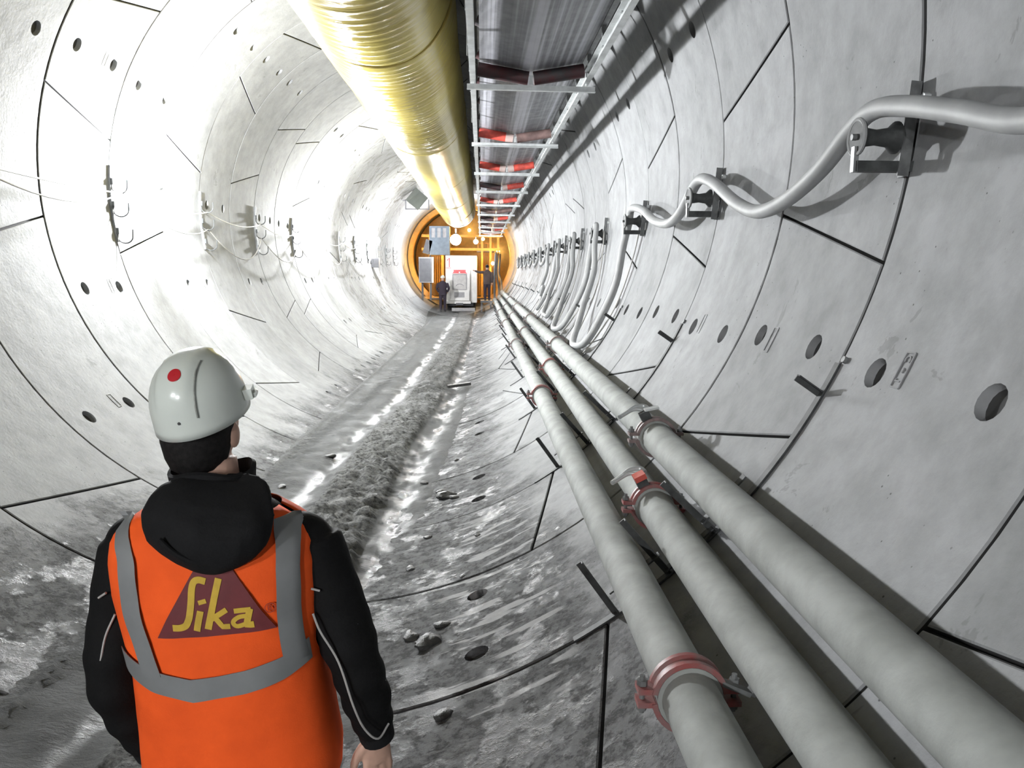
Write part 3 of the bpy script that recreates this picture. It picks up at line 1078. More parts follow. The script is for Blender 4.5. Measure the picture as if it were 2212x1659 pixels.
# ================================================================== POWER CABLE AND ITS BRACKETS
def cable_bracket(k, near):
    y = ringy(k)
    t = thing('cable_bracket', 'dark steel cable bracket with spool, %s' % ('one before the C-1 wall stamp' if k < 0 else ORD[k // 2] + ' beyond the C-1 wall stamp'),
              'bracket', pol(86, y), 'cable brackets along the right wall')
    mb = MB()
    p0, p1 = pol(89.2, y, R - 0.02), pol(81.6, y, R - 0.02)
    mb.beam(p0, p1, 0.075, 0.010, (1, 0, 0))
    mb.beam(p0 + Vector((-0.02, -0.034, 0)), p1 + Vector((-0.02, -0.034, 0)), 0.008, 0.05, (1, 0, 0))
    mb.build('back_plate', 'steel_mid', t)
    z0 = -0.40
    xw = R - 0.02
    mb = MB().beam((xw, y, z0), (2.775, y, z0), 0.06, 0.045)
    mb.build('arm', 'steel', t)
    mb = MB().box((2.775, y, z0 + 0.03), (0.022, 0.03, 0.11))
    mb.beam((2.79, y + 0.035, z0 + 0.02), (2.79, y + 0.035, -0.20), 0.012, 0.02, (1, 0, 0))
    mb.build('end_stop', 'galv_dark', t)
    zc = -0.275
    prof = [(2.775, 0.078), (2.783, 0.082), (2.79, 0.078), (2.805, 0.042), (2.86, 0.034), (2.915, 0.042), (2.945, 0.07), (2.955, 0.07)]
    mb = MB()
    mb.loft([[(xx, y + r_ * cos(2 * pi * j / 24), zc + r_ * sin(2 * pi * j / 24)) for j in range(24)] for xx, r_ in prof])
    sp = mb.build('spool', 'steel', t, 50)
    MB().tube([(2.778, y + 0.076 * cos(a), zc + 0.076 * sin(a)) for a in [2 * pi * j / 24 for j in range(24)]], 0.009, 6, closed=True).build('spool_rim', 'cable', sp)
    MB().cyl((2.755, y, zc), (xw, y, zc), 0.014, 10).build('axle', 'steel_mid', t)
    mb = MB().cyl(pol(87.8, y - 0.075, R - 0.03), pol(87.8, y - 0.075, R), 0.018, 6)
    mb.build('anchor_bolt', 'galv', t)


for k in range(-2, 26, 2):
    cable_bracket(k, k <= 4)
rc = 2.86
path = [(-2.5, 82), (-2.2, 86), (-2, 87.3), (-1.6, 85.5), (-1.15, 82.0), (-0.75, 82.0), (-0.45, 84.2), (-0.2, 86.0), (0.0, 86.9), (0.14, 86.0), (0.35, 83.0), (0.62, 80.7), (0.92, 80.0), (1.25, 81.8),
        (1.62, 85.2), (1.86, 87.0), (2.02, 87.2), (2.16, 85.6), (2.35, 82.8), (2.62, 81.6), (3.05, 82.8), (3.5, 85.8), (3.85, 87.2), (4.03, 87.0)]
pts = [pol(a, ringy(k), rc) for k, a in path]


def droop(k0, k1, bottom, side):
    out = []
    prof = [(0.03, 84), (0.07, 79), (0.09, 70), (0.07, 61.4), (0.06, 55), (0.16, bottom + 0.4), (0.30, bottom + 0.6), (0.5, bottom + 6), (0.68, 63), (0.86, 73), (0.94, 80), (0.985, 85.5), (1.0, 87.0)]
    for f, a in prof:
        r_ = 2.86 if a > 78 else 2.93 - 0.05 * sin(pi * f)
        out.append(pol(a, ringy(k0 + (k1 - k0) * f), r_))
    return out


pts += droop(4, 6, 52.2, 0)[0:]
pts += droop(6, 8, 52.4, 0)
pts += droop(8, 10, 54.2, 0)
pts += droop(10, 12, 59.5, 0)
for k in range(12, 24, 2):
    pts += [pol(84, ringy(k + 0.1), rc), pol(78, ringy(k + 0.7), rc), pol(78, ringy(k + 1.3), rc), pol(84, ringy(k + 1.9), rc), pol(87, ringy(k + 2), rc)]
cb = MB().tube(catmull(pts, 6), 0.043, 14).build('power_cable', 'cable', None, 60)
tag(cb, 'thick grey power cable sagging between the spool brackets on the wall', 'cable')
# thin pilot wire hanging beside the big loops
pts = [pol(86, ringy(4.0), 2.99)]
for k in range(4, 12, 2):
    pts += [pol(76, ringy(k + 0.12), 3.0), pol(64, ringy(k + 0.1), 3.0), pol(52, ringy(k + 0.2), 2.99), pol(47, ringy(k + 0.6), 2.97), pol(54, ringy(k + 1.1), 2.99), pol(70, ringy(k + 1.6), 3.0), pol(86, ringy(k + 2), 2.99)]
tag(MB().tube(catmull(pts, 6), 0.009, 6).build('pilot_wire', 'wire_dark'), 'thin grey wire hanging in long loops behind the thick cable', 'wire')

# ================================================================== LEFT WALL: HOOK STRIPS, WIRES, LAMPS
for k in range(0, 26, 2):
    y = ringy(k)
    t = thing('hook_strip', 'dark steel strip with J hooks on the left wall, %s' % ('%s before the first glaring lamp' % {0: 'third', 2: 'second', 4: 'last'}[k] if k <= 4 else ORD[k // 2 - 3] + ' beyond the first glaring lamp'), 'hook strip', pol(-86, y), 'hook strips on the left wall')
    mb = MB()
    rings = []
    for a in np.arange(-95.5, -77.9, 1.6):
        rings.append([pol(a, y + dy, r_) for dy, r_ in ((-0.02, R - 0.03), (0.02, R - 0.03), (0.02, R - 0.003), (-0.02, R - 0.003))])
    mb.loft(rings)
    mb.build('strip', 'steel_mid', t, 20)
    for a in (-92.0, -87.2, -81.6):
        c = pol(a, y, R - 0.03)
        tg = Vector((0, 0, -1))
        rd_ = Vector((1, 0, 0))
        pp = [c + rd_ * 0.0 + tg * 0.0]
        for q in range(9):
            b_ = pi - pi * q / 8
            pp.append(c + rd_ * (0.085 + 0.085 * cos(b_)) + tg * (0.05 + 0.075 * sin(b_)))
        pp.append(c + rd_ * 0.172 - tg * 0.03)
        MB().tube(pp, 0.008, 8).build('hook', 'steel', t)
        MB().box(c + Vector((0.012, 0, 0.01)), (0.03, 0.05, 0.07)).build('hook_plate', 'steel', t)


def sag(p, q, s, n=12):
    p, q = Vector(p), Vector(q)
    return [p.lerp(q, i / n) + Vector((0.25 * s * 4 * (i / n) * (1 - i / n), 0, -s * 4 * (i / n) * (1 - i / n))) for i in range(n + 1)]


hk = lambda k, a: pol(a, ringy(k), R - 0.115) + Vector((0, 0, -0.115))
p_ = []
for k, s in ((0, 0.03), (2, 0.03), (4, 0.10), (6, 0.12), (8, 0.15), (10, 0.15), (12, 0.15), (14, 0.15)):
    p_ += sag(hk(k, -92), hk(k + 2, -92), s)[:-1]
tag(MB().tube(p_, 0.009, 6).build('signal_wire', 'wire'), 'pale wire stretched along the top hooks of the left wall', 'wire')
p_ = []
for k, s in ((0, 0.12), (2, 0.20)):
    p_ += sag(hk(k, -92 if k else -92) + Vector((0.03, 0, 0)), hk(k + 2, -92) + Vector((0.03, 0, 0)), s)[:-1]
p_ += sag(hk(4, -92) + Vector((0.03, 0, 0)), hk(6, -87.2), 0.22)[:-1]
for k in (6, 8, 10, 12, 14, 16):
    p_ += sag(hk(k, -87.2), hk(k + 2, -87.2), 0.42)[:-1]
tag(MB().tube(p_, 0.008, 6).build('slack_wire', 'wire_dark'), 'slack grey wire drooping between hooks of the left wall', 'wire')


def wall_lamp(k, power, group):
    y = ringy(k)
    ang = -95.5
    c = pol(ang, y, R - 0.34)
    t = thing('wall_lamp', {-9.6: 'glaring white wall lamp farthest from the white service vehicle', -5.4: 'added white fill lamp on the wall, second farthest from the white service vehicle'}.get(k, 'glaring white lamp on the left wall, %s one beyond the first hook strip' % {4.45: 'first', 11.6: 'second', 18.4: 'third'}.get(k)), 'lamp', pol(ang, y), group)
    w_ = pol(ang, y)
    MB().box(w_ + Vector((0.02, 0, 0)), (0.03, 0.12, 0.16)).build('wall_plate', 'lampbody', t)
    MB().tube(catmull([w_ + Vector((0.02, 0, -0.03)), w_ + Vector((0.10, 0, -0.10)), c + Vector((-0.05, 0, -0.16)), c + Vector((0, 0, -0.13))], 5), 0.014, 8).build('arm', 'lampbody', t)
    MB().cyl(c + Vector((0, 0, -0.15)), c + Vector((0, 0, -0.10)), 0.045, 14).build('socket', 'lampbody', t)
    mb = MB().ellipsoid(c + Vector((0, 0, 0.02)), (0.062, 0.062, 0.12), 18, 12)
    m = emit('lamp_glass_lit', (0.965, 0.985, 1.0), power / (pi * 0.082))
    mb.build('bulb', m, t)


for k, pw in ((-9.6, 0.75), (-5.4, 0.26), (4.45, 1.0), (11.6, 1.0), (18.4, 0.9)):  # the weakest lamp is an unseen one, added to brighten the near walls
    wall_lamp(k, LAMP_W * pw, 'lamps along the left wall')

# junction box and hanging instrument far down the left side
t = thing('junction_box', 'small dark box fixed to the left wall far down the tunnel', 'box', pol(-79.4, ringy(18.6)))
c = pol(-79.4, ringy(18.6), R - 0.16)
MB().box(c, (0.28, 0.40, 0.34)).build('box_body', 'machine_dark', t)
MB().box(c + Vector((0, -0.206, 0)), (0.24, 0.012, 0.30)).build('box_door', 'machine_dark', t)
MB().beam(c + Vector((-0.1, 0, -0.1)), pol(-82.0, ringy(18.6), R - 0.01), 0.04, 0.04).build('box_arm', 'steel', t)

c = Vector((-1.56, 33.0, 2.15))
t = thing('survey_box', 'grey green tilted box on a small frame beside the duct end', 'instrument', c)
rt_ = Matrix.Rotation(rad(40), 3, 'Y')
MB().box(c, (0.66, 0.35, 0.66), rt_).build('box_shell', plain('grey_green_paint', (0.045, 0.052, 0.043), 0.6), t)
mb = MB()
mb.beam(c + Vector((-0.48, 0, 0.0)), c + Vector((-0.48, 0, -0.40)), 0.05, 0.05, (0, 1, 0))
mb.beam(c + Vector((0.48, 0, 0.0)), c + Vector((0.48, 0, -0.40)), 0.05, 0.05, (0, 1, 0))
mb.beam(c + Vector((-0.50, 0, -0.40)), c + Vector((0.50, 0, -0.40)), 0.05, 0.05)
mb.beam(c + Vector((-0.48, 0, -0.05)), Vector((-2.17, 33.0, 2.10)), 0.05, 0.05)
mb.build('frame', 'machine_dark', t)

# ================================================================== FAR END: GANTRY, VEHICLE, CREW
def fx(px, y):
    return CX + (px - 1040.3) / FPX * y * 0.995


def fz(py, y):
    return CZ - (py - 589.4) / FPX * y


gant = thing('backup_gantry', 'orange back-up gantry of the boring machine closing the far end of the tunnel', 'gantry', (0, 44, -2.7))
YG = 44.0
mb = MB()
rings = []
for j in range(49):
    a = 25 + 310 * j / 48
    rings.append([pol(a, YG + dy, r_) for dy, r_ in ((-0.25, 2.98), (0.25, 2.98), (0.25, 2.72), (-0.25, 2.72))])
mb.loft(rings)
mb.build('arch', 'orange_lit_paint', gant, 30)
mb = MB().loft([[pol(360 * j / 48, 49.0, 3.0) for j in range(48)], [pol(360 * j / 48, 49.1, 3.0) for j in range(48)]])
mb.build('bulkhead', 'orange_lit_paint', gant, 30)  # orange lamplight put into the bulkhead colour
for x in (-1.75, -1.05, 1.15, 1.62, 2.05):
    MB().beam((x, 43.6, -2.3), (x, 43.6, 1.1), 0.12, 0.12, (0, 1, 0)).build('post', 'orange_lit_paint', gant)
for z in (-2.28, 0.42, 1.15):
    MB().beam((-2.2, 43.6, z), (2.2, 43.6, z), 0.14, 0.14).build('cross_beam', 'orange_lit_paint', gant)
for i in range(9):
    x = 1.0 + 0.14 * i
    MB().beam((x, 45.0 + 0.1 * (i % 3), -2.1), (x, 45.0 + 0.1 * (i % 3), 0.3), 0.05, 0.05, (0, 1, 0)).build('rail_bar', 'orange_lit_paint', gant)
for i in range(6):
    x = -1.62 + 0.11 * i
    MB().beam((x, 44.6, -1.5), (x, 44.6, 0.25), 0.05, 0.05, (0, 1, 0)).build('rail_bar', 'orange_lit_paint', gant)
MB().box((0, 46, -2.33), (3.4, 5.0, 0.10)).build('deck', 'machine_dark', gant)
MB().box((1.35, 44.6, 0.32), (1.0, 0.9, 0.07)).build('upper_deck', 'machine_grey', gant)
mb = MB()
for s in (0, 1):
    mb.beam((1.35 - 0.45, 44.2, 0.40 + 0.38 * s), (1.35 + 0.45, 44.2, 0.40 + 0.38 * s), 0.06, 0.06)
for s in (0, 0.33, 0.66, 1.0):
    mb.beam((0.92 + 0.86 * s, 44.2, 0.38), (0.92 + 0.86 * s, 44.2, 0.80), 0.05, 0.05, (0, 1, 0))
mb.build('deck_railing', 'orange_lit_paint', gant)


def point_lamp(name, label, loc, r, mat, group=None, body='machine_dark'):
    t_ = thing(name, label, 'lamp', loc, group)
    c_ = Vector(loc)
    MB().ellipsoid(c_, (r, r * 0.7, r), 16, 10).build('glass', mat, t_)
    MB().cyl(c_ + Vector((0, r * 0.35, 0)), c_ + Vector((0, r * 1.6, 0)), r * 1.1, 16, r * 0.6).build('housing', body, t_)
    MB().beam(c_ + Vector((0, r * 1.2, 0)), c_ + Vector((0, r * 1.2, r * 2.2)), r * 0.3, r * 0.3, (0, 1, 0)).build('stem', body, t_)
    return t_


for p in ((1.75, 43.2, -0.35), (-1.35, 43.2, 0.35), (1.2, 42.6, 0.95), (-2.1, 42.8, -0.3), (0.4, 46.0, 1.6), (2.1, 46.0, 0.4)):
    point_lamp('sodium_lamp', 'glowing orange lamp fixed to the far gantry', p, 0.085, 'sodium', 'orange lamps on the far gantry')
point_lamp('flood_lamp', 'dazzling white flood lamp above the far white vehicle', (fx(985, 40), 40.0, fz(520, 40)), 0.26, 'flood')
point_lamp('work_lamp', 'white work lamp beside the conveyor tail above the far vehicle', (fx(1028, 40), 40.0, fz(524, 40)), 0.11, 'flood')

# cabinets and panels in front of the gantry, left
t = thing('machine_cabinet', 'tall dark machine cabinet with a pale edge left of the far vehicle', 'cabinet', (-1.65, 40.5, -1.4))
xa, xb, za, zb = fx(906, 40.5), fx(934, 40.5), fz(611, 40.5), fz(557, 40.5)
MB().box(((xa + xb) / 2, 41.0, (za + zb) / 2), (xb - xa, 1.0, zb - za)).build('cabinet_body', 'machine_grey', t)
MB().box((xb + 0.04, 40.6, (za + zb) / 2), (0.07, 0.25, zb - za)).build('corner_post', 'vehicle', t)
MB().box(((xa + xb) / 2, 40.48, (za + zb) / 2), (xb - xa - 0.10, 0.03, zb - za - 0.12)).build('cabinet_door', 'machine_dark', t)
for x in (xa + 0.15, xb - 0.1):
    MB().beam((x, 41, za), (x, 41, -2.33), 0.10, 0.10, (0, 1, 0)).build('leg', 'machine_dark', t)
t = thing('control_cabin', 'dark blue grey equipment housing under the duct end at the far gantry', 'housing', (-1.0, 42.4, 0.0))
xa, xb, za, zb = fx(929, 42), fx(972, 42), fz(552, 42), fz(492, 42)
blu = plain('blue_grey_paint', (0.16, 0.20, 0.25), 0.5)
MB().box(((xa + xb) / 2, 42.6, (za + zb) / 2), (xb - xa, 1.1, zb - za)).build('housing_body', blu, t)
for i in range(3):
    MB().box((xa + 0.22 + 0.3 * i, 42.03, zb - 0.35), (0.18, 0.05, 0.5)).build('housing_panel', 'machine_grey', t)
MB().box((xa - 0.10, 42.3, za + 0.42), (0.36, 0.5, 0.75), Matrix.Rotation(rad(16), 3, 'Y')).build('side_guard', 'machine_dark', t)
MB().beam((xa, 42.6, za), (xa, 42.6, -0.1), 0.1, 0.1, (0, 1, 0)).build('bracket_leg', 'machine_dark', t)

# service vehicle
YV = 38.5
veh = thing('service_vehicle', 'white service vehicle with red lamp bar parked in front of the gantry', 'vehicle', (0.12, YV, -2.7))
xl, xr, zt, zb = fx(963, YV), fx(1030, YV), fz(553, YV), fz(653, YV)
mb = MB()
mb.box(((xl + xr) / 2, YV + 2.3, (zt + zb) / 2), (xr - xl, 4.4, zt - zb))
mb.build('cab_body', 'vehicle', veh)
bx0, bx1 = fx(971, YV), fx(1015, YV)
MB().box(((bx0 + bx1) / 2, YV + 0.0, (fz(650, YV) + fz(583, YV)) / 2), (bx1 - bx0, 0.25, fz(583, YV) - fz(650, YV))).build('front_module', 'vehicle', veh)
MB().box(((bx0 + bx1) / 2, YV - 0.14, fz(587, YV)), (bx1 - bx0 - 0.15, 0.06, 0.17)).build('lamp_bar', 'vehicle_red', veh)
MB().box(((bx0 + bx1) / 2, YV - 0.175, fz(588.5, YV)), (0.06, 0.02, 0.06)).build('marker_lamp', 'tail', veh)
for px in (975.5, 1011.5):
    MB().ellipsoid((fx(px, YV), YV - 0.17, fz(586, YV)), (0.095, 0.05, 0.095), 14, 8).build('headlight', 'head', veh)
fr = MB()
wx0, wx1, wz0, wz1 = fx(979, YV), fx(1008, YV), fz(625, YV), fz(593, YV)
for p, q in (((wx0, wz0), (wx1, wz0)), ((wx0, wz1), (wx1, wz1)), ((wx0, wz0), (wx0, wz1)), ((wx1, wz0), (wx1, wz1))):
    fr.beam((p[0], YV - 0.14, p[1]), (q[0], YV - 0.14, q[1]), 0.05, 0.05, (0, 1, 0))
wf = fr.build('window_frame', 'machine_grey', veh)
MB().box(((wx0 + wx1) / 2, YV - 0.132, (wz0 + wz1) / 2), (wx1 - wx0, 0.02, wz1 - wz0)).build('pane', 'glass', wf)
MB().tube([((wx0 + wx1) / 2 + 0.19 * cos(a), YV - 0.15, fz(618, YV) + 0.11 * sin(a)) for a in [pi * i / 10 for i in range(11)]], 0.016, 6).build('grille_arc', 'machine_grey', veh)
MB().box(((bx0 + bx1) / 2, YV - 0.18, fz(637, YV)), (bx1 - bx0 - 0.05, 0.16, fz(626, YV) - fz(648, YV))).build('bonnet', 'vehicle', veh)
MB().box(((bx0 + bx1) / 2, YV - 0.27, fz(636, YV)), (0.5, 0.03, 0.26)).build('bonnet_recess', 'machine_grey', veh)
MB().box(((xl + bx1) / 2, YV - 0.1, fz(652, YV)), (bx1 - xl + 0.1, 0.5, 0.12)).build('bumper', 'vehicle', veh)
MB().box(((xl + bx1) / 2 + 0.1, YV - 0.3, fz(655, YV)), (0.35, 0.3, 0.10)).build('tow_hitch', 'machine_dark', veh)
mb = MB()
stroke2d(mb, [(0, 0.33), (0.11, 0.45), (0.11, 0)], 0.05, lambda x, y, l: Vector((xl + 0.08 + x, YV + 0.098 - 0.012 * l, fz(578, YV) + y)))
mb.build('digit_one', 'vehicle_red', veh)
MB().box((xl + 0.14, YV + 0.092, fz(579.5, YV)), (0.26, 0.012, 0.03)).build('red_line', 'vehicle_red', veh)
for sx in (xl + 0.22, xr - 0.22):
    for yy in (YV + 0.75, YV + 3.6):
        w_ = MB().cyl((sx - 0.16, yy, -2.44), (sx + 0.16, yy, -2.44), 0.30, 24).build('wheel', 'tyre', veh)
        MB().cyl((sx - 0.165, yy, -2.44), (sx + 0.165, yy, -2.44), 0.15, 16).build('hub', 'machine_grey', w_)
MB().box((0.12, YV + 2.2, -2.42), (1.2, 4.2, 0.2)).build('chassis', 'machine_dark', veh)

# hoses hanging at the pipe ends
for i, (dx, y0_, mat) in enumerate(((0.0, 38.27, 'tyre'), (0.14, 39.92, 'tyre'), (0.28, 40.55, 'machine_dark'))):
    x0, z0 = PPOS[('low', 'mid', 'top')[i]]
    p = catmull([(x0, y0_ - 0.3, z0), (x0, y0_ + 0.3, z0 + 0.02), (x0 + 0.0, y0_ + 1.2, z0 + 0.5), (1.80 + dx, y0_ + 1.9, -0.9), (1.86 + dx, y0_ + 2.4, 0.0), (1.90 + dx, y0_ + 4.0, 0.20)], 8)
    tag(MB().tube(p, 0.06, 10).build('feed_hose', mat), ['black feed hose rising from the end of the lowest pipe', 'black feed hose rising from the end of the middle pipe', 'dark feed hose rising from the end of the highest pipe'][i], 'hose')
t = thing('step_platform', 'low dark platform the figure beside the far vehicle stands on', 'platform', (1.45, 38.2, -2.5))
MB().box((1.36, 38.2, -2.26), (0.58, 1.4, 0.10)).build('platform_top', 'machine_dark', t)
for sx in (1.13, 1.58):
    for yy in (37.6, 38.8):
        MB().beam((sx, yy, -2.30), (sx, yy, -math.sqrt(R * R - sx * sx) + 0.02), 0.07, 0.07, (0, 1, 0)).build('leg', 'machine_dark', t)
tag(MB().box((0.25, 37.0, ground(0.25, 37.0) + 0.07), (1.1, 0.45, 0.14), Matrix.Rotation(0.05, 3, 'Z')).build('timber_sleeper', 'machine_grey'), 'grey timber sleeper lying in the mud before the far vehicle', 'sleeper')


def ring_xy(c, a, b, n=20, p=2.3):
    out = []
    for j in range(n):
        t_ = 2 * pi * j / n
        ct, st = cos(t_), sin(t_)
        out.append(Vector((c[0] + a * math.copysign(abs(ct) ** (2 / p), ct), c[1] + b * math.copysign(abs(st) ** (2 / p), st), c[2])))
    return out


def limb(mb_, pts, rads, n=12, sub=4):
    """tapered limb through joints"""
    P = catmull(pts, sub)
    k = len(pts) - 1
    rr_ = [float(np.interp(i / sub, range(k + 1), rads)) for i in range(len(P))]
    mb_.tube(P, rr_, n)


def far_person(name, label, loc, arms, cloth, hat, H=1.74):
    t_ = thing(name, label, 'person', loc)
    c = Vector(loc)
    S = H / 1.74
    V = lambda x, y, z: c + Vector((x, y, z)) * S
    body = MB()
    body.ellipsoid(V(0, 0.0, 1.60), (0.076 * S, 0.095 * S, 0.118 * S), 16, 10)
    body.tube([V(0, -0.01, 1.38), V(0, 0, 1.53)], 0.055 * S, 12)
    body.loft([ring_xy(V(0, 0, z), a * S, b * S) for z, a, b in ((0.84, 0.15, 0.10), (1.05, 0.14, 0.095), (1.25, 0.16, 0.105), (1.40, 0.12, 0.08), (1.43, 0.07, 0.06))])
    for s in (-1, 1):
        limb(body, [V(s * 0.09, 0, 0.88), V(s * 0.10, 0.03 * s, 0.48), V(s * 0.10, 0.05 * s - 0.02, 0.09)], [0.075 * S, 0.055 * S, 0.04 * S])
        A = [V(*q) for q in arms[s]]
        limb(body, A, [0.055 * S, 0.042 * S, 0.03 * S])
        d = (A[-1] - A[-2]).normalized()
        limb(body, [A[-1], A[-1] + d * 0.05 * S, A[-1] + d * 0.11 * S], [0.03 * S, 0.042 * S, 0.028 * S])
        for q in range(4):
            limb(body, [A[-1] + d * 0.09 * S, A[-1] + d * 0.14 * S + Vector((0.012 * (q - 1.5), 0, -0.005)), A[-1] + d * 0.17 * S + Vector((0.014 * (q - 1.5), 0, -0.02))], [0.010 * S] * 3, 6)
        limb(body, [A[-1] + d * 0.04 * S, A[-1] + d * 0.08 * S + Vector((-s * 0.045, 0.01, 0)), A[-1] + d * 0.11 * S + Vector((-s * 0.05, 0.01, 0))], [0.011 * S] * 3, 6)
    remesh(body, 0.016, 'body', 'skin', t_, 2)
    cl = MB()
    cl.loft([ring_xy(V(0, 0, z), a * S, b * S) for z, a, b in ((0.78, 0.19, 0.13), (0.95, 0.185, 0.13), (1.1, 0.185, 0.13), (1.28, 0.205, 0.14), (1.40, 0.18, 0.11), (1.45, 0.10, 0.08), (1.49, 0.07, 0.07))])
    for s in (-1, 1):
        A = [V(*q) for q in arms[s]]
        limb(cl, A, [0.078 * S, 0.062 * S, 0.048 * S])
    remesh(cl, 0.018, 'jacket', cloth, t_, 2)
    tr = MB()
    tr.loft([ring_xy(V(0, 0, z), a * S, b * S) for z, a, b in ((0.80, 0.165, 0.12), (0.95, 0.16, 0.115))])
    for s in (-1, 1):
        limb(tr, [V(s * 0.09, 0, 0.86), V(s * 0.10, 0.03 * s, 0.48), V(s * 0.10, 0.05 * s - 0.02, 0.07)], [0.095 * S, 0.075 * S, 0.062 * S])
    remesh(tr, 0.018, 'trousers', 'far_cloth', t_, 2)
    for s in (-1, 1):
        MB().ellipsoid(V(s * 0.10, 0.05 * s + 0.03, 0.045), (0.05 * S, 0.13 * S, 0.05 * S), 14, 8).build('boot', 'boot', t_)
    if hat:
        hh = MB().ellipsoid(V(0, 0.0, 1.63), (0.112 * S, 0.135 * S, 0.13 * S), 18, 10, fn=lambda p: Vector((p.x, p.y, max(p.z, 0.0))))
        hat_o = hh.build('hard_hat', 'hardhat', t_)
        MB().ellipsoid(V(0, 0.05, 1.635), (0.115 * S, 0.15 * S, 0.012 * S), 18, 6).build('hat_brim', 'hardhat', hat_o)
    else:
        MB().ellipsoid(V(0, -0.012, 1.64), (0.083 * S, 0.10 * S, 0.095 * S), 16, 10).build('hair', 'hair', t_)
    return t_


fxm, fym = -0.72, 36.9
far_person('person', 'person in dark workwear and white hard hat walking away towards the far vehicle', (fxm, fym, ground(fxm, fym) + 0.0),
           {-1: [(-0.20, 0, 1.37), (-0.28, -0.02, 1.12), (-0.20, 0.10, 0.95)], 1: [(0.20, 0, 1.37), (0.29, -0.02, 1.13), (0.22, 0.12, 0.96)]}, 'far_cloth', True, 1.70)
far_person('person', 'person silhouetted against orange light reaching an arm to the far vehicle', (1.40, 38.0, -2.21),
           {-1: [(-0.20, 0, 1.37), (-0.38, 0.02, 1.36), (-0.60, 0.08, 1.43)], 1: [(0.20, 0, 1.37), (0.25, 0.0, 1.10), (0.24, 0.06, 0.86)]}, 'far_cloth2', False, 1.74)

# ================================================================== THE MAN IN THE ORANGE VEST
PX, PY = 0.52, 1.85
PZ = ground(PX, PY) + 0.0
HS = (-1.047 - PZ) / 1.893
man = thing('person', 'person seen from behind in orange vest, black hooded jacket and white hard hat', 'person', (PX, PY, PZ))


def lean(z):
    return interp(z, [0, 0.9, 1.3, 1.6, 1.7, 1.9], [0.0, 0.0, -0.035, -0.05, -0.074, -0.08])


def B(x, y, z):
    """body space (z up from the soles, facing +y) to world"""
    return Vector((PX + x + lean(z), PY + y, PZ + z * HS))


TOR = [(0.82, 0.222, 0.150), (0.90, 0.226, 0.155), (1.00, 0.220, 0.152), (1.12, 0.214, 0.150), (1.22, 0.222, 0.152), (1.32, 0.234, 0.152),
       (1.40, 0.236, 0.145), (1.445, 0.226, 0.133), (1.475, 0.200, 0.118), (1.50, 0.160, 0.100), (1.525, 0.118, 0.085), (1.55, 0.088, 0.078)]
TZ = [t_[0] for t_ in TOR]


def tor(z, grow=0.0):
    return interp(z, TZ, [t_[1] for t_ in TOR]) + grow, interp(z, TZ, [t_[2] for t_ in TOR]) + grow


PEXP = 2.5


def back_y(x, z, grow):
    """local y of the back of the torso at x (body space, lean removed)"""
    a, b = tor(z, grow)
    q = min(0.999, abs(x) / a)
    fold = 0.004 * noise.noise(Vector((x * 9, 1.0, z * 7))) + 0.003 * noise.noise(Vector((x * 20, 5.0, z * 16)))
    return -b * (1 - q ** PEXP) ** (1 / PEXP) - fold


# --- body: one continuous skin from head to soles
body = MB()


def head_fn(p):
    # narrow the jaw, flatten the face a little
    k = max(0.0, -p.z / 0.13)
    return Vector((p.x * (1 - 0.28 * k), p.y * (1 - 0.10 * k) + 0.012 * k, p.z))


RH = Matrix.Rotation(rad(-12), 3, 'Z')
HC = B(0.0, 0.015, 1.70)
body.ellipsoid(HC, (0.080, 0.100, 0.128), 28, 18, RH, head_fn)
body.ellipsoid(HC + RH @ Vector((0, 0.100, -0.025)), (0.014, 0.022, 0.024), 10, 8, RH)       # nose
body.ellipsoid(HC + RH @ Vector((0, 0.085, -0.070)), (0.026, 0.014, 0.010), 10, 6, RH)       # lips
for s in (-1, 1):
    body.ellipsoid(HC + RH @ Vector((s * 0.083, 0.0, -0.02)), (0.012, 0.022, 0.034), 10, 8, RH)   # ears
    body.ellipsoid(HC + RH @ Vector((s * 0.032, 0.088, 0.012)), (0.018, 0.012, 0.012), 10, 6, RH)  # eye sockets
body.tube([B(0, 0.0, 1.46), B(0, 0.005, 1.56), B(0, 0.012, 1.62)], [0.075, 0.062, 0.060], 18)
body.loft([ring_xy(B(0, 0, z), a * 0.82, b * 0.82, 28, PEXP) for z, a, b in TOR])
ARM = {1: [(0.215, 0.012, 1.415), (0.272, -0.005, 1.26), (0.308, -0.025, 1.125), (0.322, 0.0, 1.01), (0.330, 0.025, 0.912)],
       -1: [(-0.210, 0.012, 1.405), (-0.258, -0.005, 1.25), (-0.282, -0.035, 1.10), (-0.268, -0.005, 0.98), (-0.252, 0.025, 0.885)]}
WR = {}
for s in (-1, 1):
    A = [B(*q) for q in ARM[s]]
    limb(body, A, [0.062, 0.054, 0.046, 0.042, 0.031], 16)
    WR[s] = A[-1]
    limb(body, [B(s * 0.10, 0, 0.90), B(s * 0.115, 0.02, 0.50), B(s * 0.12, -0.01, 0.10)], [0.088, 0.058, 0.042], 16)
    body.ellipsoid(B(s * 0.125, 0.06, 0.05), (0.045, 0.125, 0.045), 16, 8)


